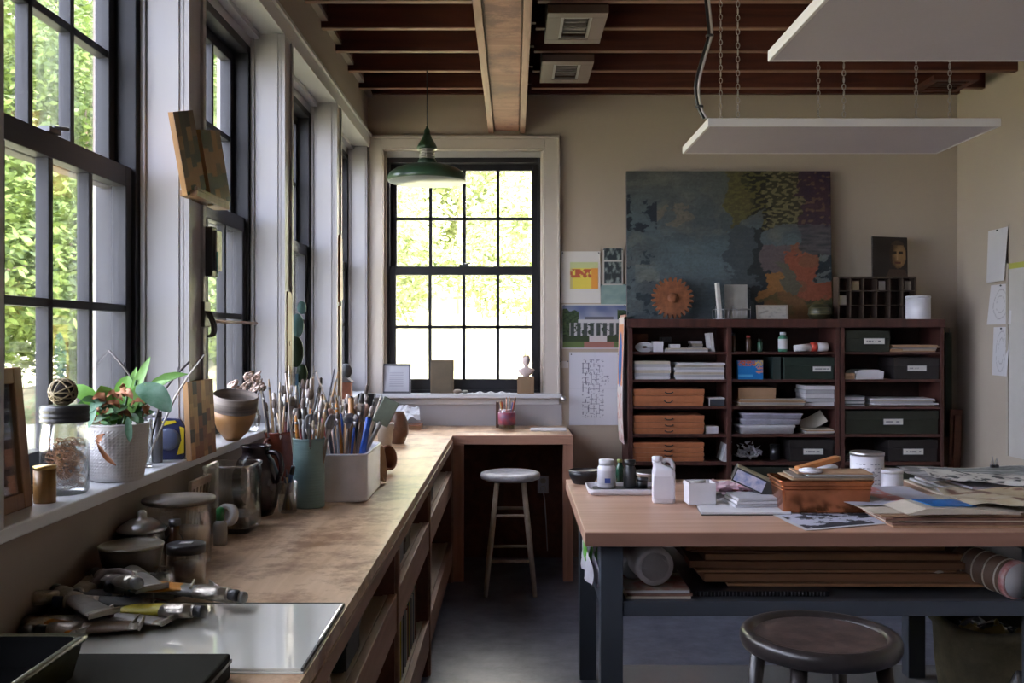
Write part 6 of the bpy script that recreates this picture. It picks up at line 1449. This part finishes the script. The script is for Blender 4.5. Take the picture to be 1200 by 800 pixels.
MB().lathe([(0, 0), (.055, 0), (.062, .09), (0, .09)], 32).build('tub_body', WPLAST, t); MB().lathe([(0, .09), (.066, .088), (.067, .1), (.06, .105), (0, .105)], 32).build('lid', WPLAST, t); MB().lathe([(.0605, .062), (.0625, .064), (.0628, .07), (.061, .07)], 32).build('blue_line', mat('blue_line', (.05, .15, .5), .5), t)
def can(name, label, x, yb, ytop, r, lab=True, cat='paint can'):
    b = tb_(x, yb); d = b.y+r; h = (H+(CY-ytop)*d/F)-T0
    t = thing(name, label, cat, (b.x*d/b.y, d, T0))
    MB().lathe([(0, 0), (r, 0), (r*1.02, .004), (r, .008), (r, h-.012), (0, h-.012)], 40).build('can_body', WPLAST, t)
    MB().lathe([(r*.9, h-.014), (r*1.03, h-.014), (r*1.03, h-.002), (r*1.0, h), (r*.93, h), (r*.9, h-.006), (0, h-.006)], 40).build('lid_rim', METAL if lab else WPLAST, t)
    if lab:
        m = MB()
        for k in range(6):
            zz = h*(.2+.1*k)
            for q in range(9):
                if (q*7+k*3) % 4 == 0: continue
                a0 = R(-150+q*13); a1 = a0+R(9); rr_ = r*1.004
                m.add([(rr_*math.cos(a0), rr_*math.sin(a0), zz), (rr_*math.cos(a1), rr_*math.sin(a1), zz), (rr_*math.cos(a1), rr_*math.sin(a1), zz+.003), (rr_*math.cos(a0), rr_*math.sin(a0), zz+.003)], [(0, 1, 2, 3)])
        m.ball((0, -r*1.0, h*.5), .006, 5, sc=(1, .2, 1)); m.build('label_print', mat('grey_print', (.25, .25, .3), .6), t)
    return t
can('paint_can', 'tall white paint can with printed grey lines of label', 1016, 577, 529, .068)
can('paint_can', 'shorter plain cream-white can in front of the tall printed can', 1043.5, 578, 549.5, .049, False)
# newsprint image sheet
def photo(u, v):
    n = FB(u, v, 4.5, 11); c = (.55, .56, .66)
    if n > .02: c = (.03, .03, .04)
    if -.05 < n < .02: c = (.25, .27, .32)
    if .25 < u < .6 and .25 < v < .8 and n > -.25 and N2(u, v, 11, 3) > -.1: c = (.06, .06, .08) if N2(u, v, 16, 2) > .1 else (.5, .52, .6)
    if u < .04 or v < .05 or u > .96: c = (.6, .6, .62)
    return c
def flatsheet(name, label, pts, fn, z, cat, nx=50, ny=30, th=.001, wav=.0015):
    """a loose sheet lying on the table; corners are near-left, near-right, far-right, far-left"""
    vs = []; cs = []; fs = []
    for j in range(ny+1):
        for i in range(nx+1):
            u, v = i/nx, j/ny; p = (pts[0]*(1-u)+pts[1]*u)*(1-v)+(pts[3]*(1-u)+pts[2]*u)*v
            vs.append(Vector((p.x, p.y, z+wav*(1+noise.noise(Vector((u*4, v*4, z*50))))*2))); cs.append((*fn(u, v), 1))
    n1 = nx+1; N = len(vs); fs = [(j*n1+i, j*n1+i+1, (j+1)*n1+i+1, (j+1)*n1+i) for j in range(ny) for i in range(nx)]
    vs += [v-Vector((0, 0, th)) for v in vs[:N]]; cs += [(.6, .58, .55, 1)]*N; fs += [tuple(q+N for q in reversed(f)) for f in fs[:nx*ny]]
    for i in range(nx): fs.append((i+1, i, N+i, N+i+1))
    for j in range(ny): fs.append((j*n1+nx+n1, j*n1+nx, N+j*n1+nx, N+j*n1+nx+n1))
    c0 = sum(vs[:N], Vector())/N; vs = [v-Vector((c0.x, c0.y, z)) for v in vs]
    me = bpy.data.meshes.new(name); me.from_pydata([tuple(v) for v in vs], [], fs); me.materials.append(COLM)
    at = me.color_attributes.new('Col', 'FLOAT_COLOR', 'POINT'); at.data.foreach_set('color', [q for c in cs for q in c]); me.color_attributes.active_color = at
    o = bpy.data.objects.new(name, me); COL.objects.link(o); o.location = (c0.x, c0.y, z); return tag(o, label, cat)
flatsheet('newsprint_sheet', 'black and white printed picture sheet at the front of the table', [tb_(944, 622.5), tb_(1064, 612), tb_(1030, 594), tb_(893, 598)], photo, T0+.0012, 'print', 90, 50, wav=.0008)
# paper stacks at the right
BRD = mat('brown_board', (.2, .1, .07), .7, var=.3, scale=12); BRD2 = mat('tan_board', (.4, .24, .14), .7, var=.2)
t = thing('portfolio_stack', 'stack of brown boards and folders at the front edge of the table', 'portfolio', (1.47, 3.42, T0))
zz = 0; 
for k, (x0, x1, y0, y1, h, mm, a) in enumerate([(-.19, .52, -.2, .18, .008, BRD2, 0), (-.2, .5, -.2, .17, .009, BRD, 1), (-.21, .45, -.19, .18, .006, PAPER2, -1), (-.215, .5, -.195, .16, .010, BRD, 0), (-.23, .4, -.18, .2, .006, BRD2, 1.5), (-.25, .42, -.15, .22, .004, PAPER2, 2)]):
    MB().box(x0, x1, y0, y1, zz, zz+h-.001, 0, TR(rot=(0, 0, R(a)))).build('board_sheet', mm, t, bevel=.001); zz += h
z1 = T0+zz
flatsheet('grey_sheet', 'large lavender-grey paper with a pink corner on the stack of boards', [Vector((1.21, 3.38, 0)), Vector((1.56, 3.40, 0)), Vector((1.56, 3.80, 0)), Vector((1.1, 3.78, 0))], lambda u, v: (.55, .22, .22) if .45 < u < .7 and v > .1+abs(u-.57) and N2(u, v, 9, 2) > -.3 else mixc((.42, .42, .5), (.5, .49, .56), .5+N2(u, v, 4, 3)), z1+.002, 'paper', 30, 30)
t = thing('curved_magazine', 'rolled-edge cream magazine with a blue cover on the stack', 'magazine', (1.50, 3.30, z1+.003), R(2))
m = MB(); pts1 = [(-.19, .004), (-.12, .022), (0, .022), (.1, .014), (.2, .006), (.2, .0), (.1, .002), (-.1, .003), (-.18, 0)]
m.prism(pts1, -.09, .1, T=TR((0, 0, 0), (PI/2, 0, 0)) ); m.build('pages', PAPER2, t)
MB().box(-.10, .06, -.07, .07, .0235, .0255, 0, TR(rot=(0, R(2), R(5)))).build('blue_cover', mat('bright_blue', (.02, .15, .45), .4), t)
o = flatsheet('tan_sheets', 'torn tan and cream papers lying over the stack', [Vector((1.56, 3.25, 0)), Vector((2.0, 3.25, 0)), Vector((2.05, 3.62, 0)), Vector((1.58, 3.62, 0))], lambda u, v: mixc((.42, .33, .2), (.55, .48, .36), .5+FB(u, v, 3, 5)) if FB(u, v, 5, 8) < .25 else (.2, .1, .07), z1+.012, 'papers', 24, 24, wav=.008)
def charcoal(u, v):
    s = FB(u, v*2.5, 5, 4); t_ = noise.noise(Vector((u*50, v*18+u*20, 2)))
    c = mixc((.13, .14, .14), (.38, .39, .38), .45+s*1.2+t_*.5)
    if u < .14+.06*N2(v, u, 5, 1): c = mixc((.5, .48, .5), (.2, .2, .2), max(0, FB(u, v, 9, 3)*3))
    if v < .03 or v > .97: c = (.5, .48, .42)
    return c
o = flatsheet('charcoal_drawing', 'big dark charcoal drawing spread over the back of the table', [Vector((1.68, 3.86, 0)), Vector((2.62, 3.76, 0)), Vector((2.64, 4.27, 0)), Vector((1.70, 4.28, 0))], charcoal, T0+.05, 'drawing', 120, 60, wav=.006)
t = thing('paper_heap', 'heap of large papers under the charcoal drawing', 'papers', (2.18, 4.0, T0))
for k in range(5): MB().box(-.45+.02*k, .42, -.2, .24-.01*k, .0095*k, .0095*k+.008, 0, TR(rot=(0, 0, R(k-2)))).build('paper_layer', [PAPER2, PP[1], PAPER][k % 3], t)
flatsheet('white_scribble', 'white paper with black ink marks between the can and the drawing', [Vector((1.68, 3.80, 0)), Vector((1.98, 3.66, 0)), Vector((2.15, 3.85, 0)), Vector((1.74, 4.12, 0))], lambda u, v: (.05, .05, .05) if FB(u, v, 7, 13) > .28 else (.6, .57, .52), T0+.066, 'paper', 60, 40, wav=.006)
m = MB()
for (x, y, dx, dy, L) in []: pass
for i, (px_, l) in enumerate([(1163, 'small upright dark clip at the back of the table'), (1168, 'taller upright pale clip at the back of the table')]):
    t = thing('bulldog_clip', l, 'clip', ((px_-CX)*4.22/F, 4.22, T0+.066)); MB().box(-.008, .008, -.006, .006, 0, .012).build('clip_jaw', DMETAL, t); MB().tube([(-.006, 0, .012), (0, 0, .05-.01*i), (.006, 0, .012)], .002, 5).build('clip_wire', METAL, t)

# ------------------------------------------------------------------ on the table's lower shelf
U0 = .6205
t = thing('magazine_stack', 'stack of glossy magazines at the near end of the lower shelf', 'magazines', (.50, 3.33, U0), R(0))
def cover(u, v):
    c = mixc((.30, .12, .09), (.35, .3, .24), .5+FB(u, v, 4, 3)*1.3)
    if v > .85: c = (.5, .48, .45)
    if v > .87 and .1 < u < .7 and N2(u*5, v, 12, 3) > 0: c = (.05, .05, .05)
    return c
for k, (dx, mm) in enumerate([(0, PAPER2), (.006, BRD), (-.004, PP[1])]): MB().box(-.12+dx, .1+dx, -.095, .15, .01*k, .01*k+.009).build('magazine', mm, t, bevel=.001)
sheet('magazine_cover', .22, .24, cover, 40, 40, COLM, t, loc=(-.012, -.095, .0305), rot=(R(-90), 0, 0), th=.0006)
RW = mat('rolled_paper', (.4, .36, .35), .7, var=.08)
def roll(name, label, a, b, r, m, r2=None, cat='paper roll', inner=True, cap=None):
    a, b = Vector(a), Vector(b); d = b-a; q = d.to_track_quat('Z', 'Y').to_euler(); L = d.length
    t = thing(name, label, cat, a); t.rotation_euler = q
    th = .25*r if inner else .004
    MB().lathe([(r-th, 0), (r, 0), (r, L), (r-th, L), (r-th, 0)], 32).build('roll_body', m, t)
    pts = [((r-th)*(1-.55*i/30)*math.cos(i*.6), (r-th)*(1-.55*i/30)*math.sin(i*.6), .006) for i in range(31)]
    if inner and r < .05: MB().tube([(x, y, z) for x, y, z in pts], .0018, 4).build('inner_spiral', m, t)
    if cap: MB().lathe([(0, -.004), (r*.93, -.004), (r*.93, .02), (0, .02)], 28).build('end_cap', cap, t)
    return t
roll('large_roll', 'large white paper roll lying on the magazines', (.482, 3.26, U0+.033+.072), (.36, 4.0, U0+.125), .066, RW)
roll('thin_roll', 'thinner grey roll beside the large white paper roll', (.42, 3.36, U0+.075), (.36, 4.0, U0+.12), .04, PP[1])
t = thing('plastic_sleeve', 'white and green plastic bag hanging out between the table legs', 'bag', (.262, 3.42, .645))
m = MB(); n = 9; vs = []
for j in range(n):
    for i in range(n): vs.append((.012*math.sin(i*1.3+j*.6), (i/8-.5)*.3, j/8*.15*(1-.1*math.sin(i))))
m.add(vs, [(j*n+i, j*n+i+1, (j+1)*n+i+1, (j+1)*n+i) for j in range(n-1) for i in range(n-1)], smooth=True); vs2 = [(x+.02, y, z) for x, y, z in vs]; m.add(vs2, [(j*n+i, (j+1)*n+i, (j+1)*n+i+1, j*n+i+1) for j in range(n-1) for i in range(n-1)], smooth=True)
m.build('bag_film', WPLAST, t); MB().box(-.012, .034, -.06, .04, .07, .145).build('green_print', mat('green_print', (.12, .4, .05), .4), t, bevel=.01)
KR2 = mat('brown_corrugated', (.19, .085, .038), .75, var=.12, scale=3, stretch=(1, 1, 8)); KR3 = mat('tan_corrugated', (.26, .13, .06), .75, var=.15, scale=3)
t = thing('cardboard_stack', 'wide stack of flattened brown cardboard sheets on the lower shelf', 'cardboard', (1.13, 3.62, U0+.02))
zz = 0
for k, (x0, x1, y0, y1, a, mm) in enumerate([(-.38, .56, -.3, .3, -1, KR3), (-.47, .5, -.28, .3, 1, KR2), (-.5, .42, -.27, .3, 2, KR3), (-.5, .46, -.26, .32, -2, KR2), (-.46, .5, -.24, .3, 1, KR3), (-.5, .44, -.25, .3, -1, KR2), (-.52, .4, -.23, .3, 0, KR3), (-.4, .3, -.2, .3, 2, KR2)]):
    h = (.012, .03, .01, .026, .024, .008, .022, .018)[k]; MB().box(x0, x1, y0, y1, zz, zz+h-.002, 0, TR(rot=(0, R(.25*(k % 3)), R(a)))).build('cardboard_sheet', mm, t, bevel=.002); zz += h
t = thing('spiral_album', 'black spiral-bound album along the front of the lower shelf', 'album', (.86, 3.47, U0), R(0))
MB().box(-.25, .22, -.2, .1, 0, .018).build('album_cover', BPLAST, t, bevel=.002); m = MB()
for k in range(36): m.lathe([(.006, -.0012), (.009, -.0012), (.009, .0012), (.006, .0012)], 8, T=TR((-.235+.0125*k, -.2, .0105), (0, PI/2, 0)))
m.build('spiral_wire', DMETAL, t)
TUBE_C = mat('tube_card', (.13, .075, .045), .6, var=.2, scale=9)
t = roll('mailing_tube', 'thick cardboard tube with red-marked white end at the far part of the shelf', (1.70, 3.22, U0+.066), (1.40, 4.15, U0+.12), .062, TUBE_C, cap=mat('tube_cap', (.4, .38, .38), .5))
m = MB()
for k in range(5): m.lathe([(.0635, .04+.05*k), (.0645, .04+.05*k), (.0645, .045+.05*k), (.0635, .045+.05*k)], 24)
m.lathe([(.062, -.001), (.066, -.001), (.066, .022), (.0625, .022)], 28, 1); m.build('printed_bands', [PAPER2, mat('red_ring', (.4, .06, .05), .5, col2=(.55, .5, .48), scale=18)], t)
roll('dark_tube', 'darker cardboard tube behind the mailing tube', (1.56, 3.42, U0+.05), (1.25, 4.2, U0+.15), .04, CARD)
roll('map_roll', 'narrow roll of pale printed paper beside the cardboard tubes', (1.50, 3.36, U0+.04), (1.05, 4.2, U0+.17), .025, PAPER2)
# bag under the table
t = thing('paper_bag', 'olive-brown waste bag with rolled rim standing on the floor under the table', 'bag', (1.95, 3.83, .0095)); t.scale = (1, 1, .76)
BAGM = mat('olive_paper_bag', (.20, .17, .10), .7, var=.3, scale=7, bump=.5)
rr = []
for j, (s, z) in enumerate(((.86, 0), (.93, .08), (.98, .25), (1, .42), (1.07, .44), (1.08, .47), (1.0, .49), (.95, .44), (.86, .05))):
    rr.append([(x*s*(1+.05*noise.noise(Vector((x*9, y*9, z*8)))), y*s*(1+.05*noise.noise(Vector((y*9, x*9, z*8+5)))), z+(.02*noise.noise(Vector((x*8, y*8, 1))) if j > 2 else 0)) for x, y in rrect(.44, .4, .09, 6)])
m = MB(); loft(m, rr); m.build('bag_body', BAGM, t)
m = MB(); r_ = random.Random(31); n = 6
for k in range(6):
    o_ = Vector((r_.uniform(-.09, .09), r_.uniform(-.09, .05), .40)); vs = []
    for j in range(n):
        for i in range(n): vs.append(o_+Vector(((i/5-.5)*.22, (j/5-.5)*.2, .14*abs(noise.noise(Vector((i*.8+9*k, j*.8, k)))))))
    m.add(vs, [(j*n+i, j*n+i+1, (j+1)*n+i+1, (j+1)*n+i) for j in range(n-1) for i in range(n-1)], k % 2)
m.build('crumpled_contents', [mat('brass_foil', (.42, .3, .1), .35, .6, bump=.4), mat('dark_wrap', (.06, .055, .05), .3, .3)], t)
t = thing('wrapping_heap', 'heap of dark crumpled plastic leaning against the waste bag', 'plastic sheet', (1.90, 3.50, .0095))
m = MB(); n = 12; vs = []
for j in range(n):
    for i in range(n): x, y = (i/11-.5)*.3, (j/11-.5)*.2; vs.append((x, y, max(0, .34*(1-(x/.16)**2)*(1-(y/.11)**2))*(.7+.9*abs(noise.noise(Vector((i*.55, j*.55, 3)))))))
m.add(vs, [(j*n+i, j*n+i+1, (j+1)*n+i+1, (j+1)*n+i) for j in range(n-1) for i in range(n-1)]); m.build('plastic_folds', mat('grey_film', (.12, .12, .12), .25, .2), t, subsurf=1)
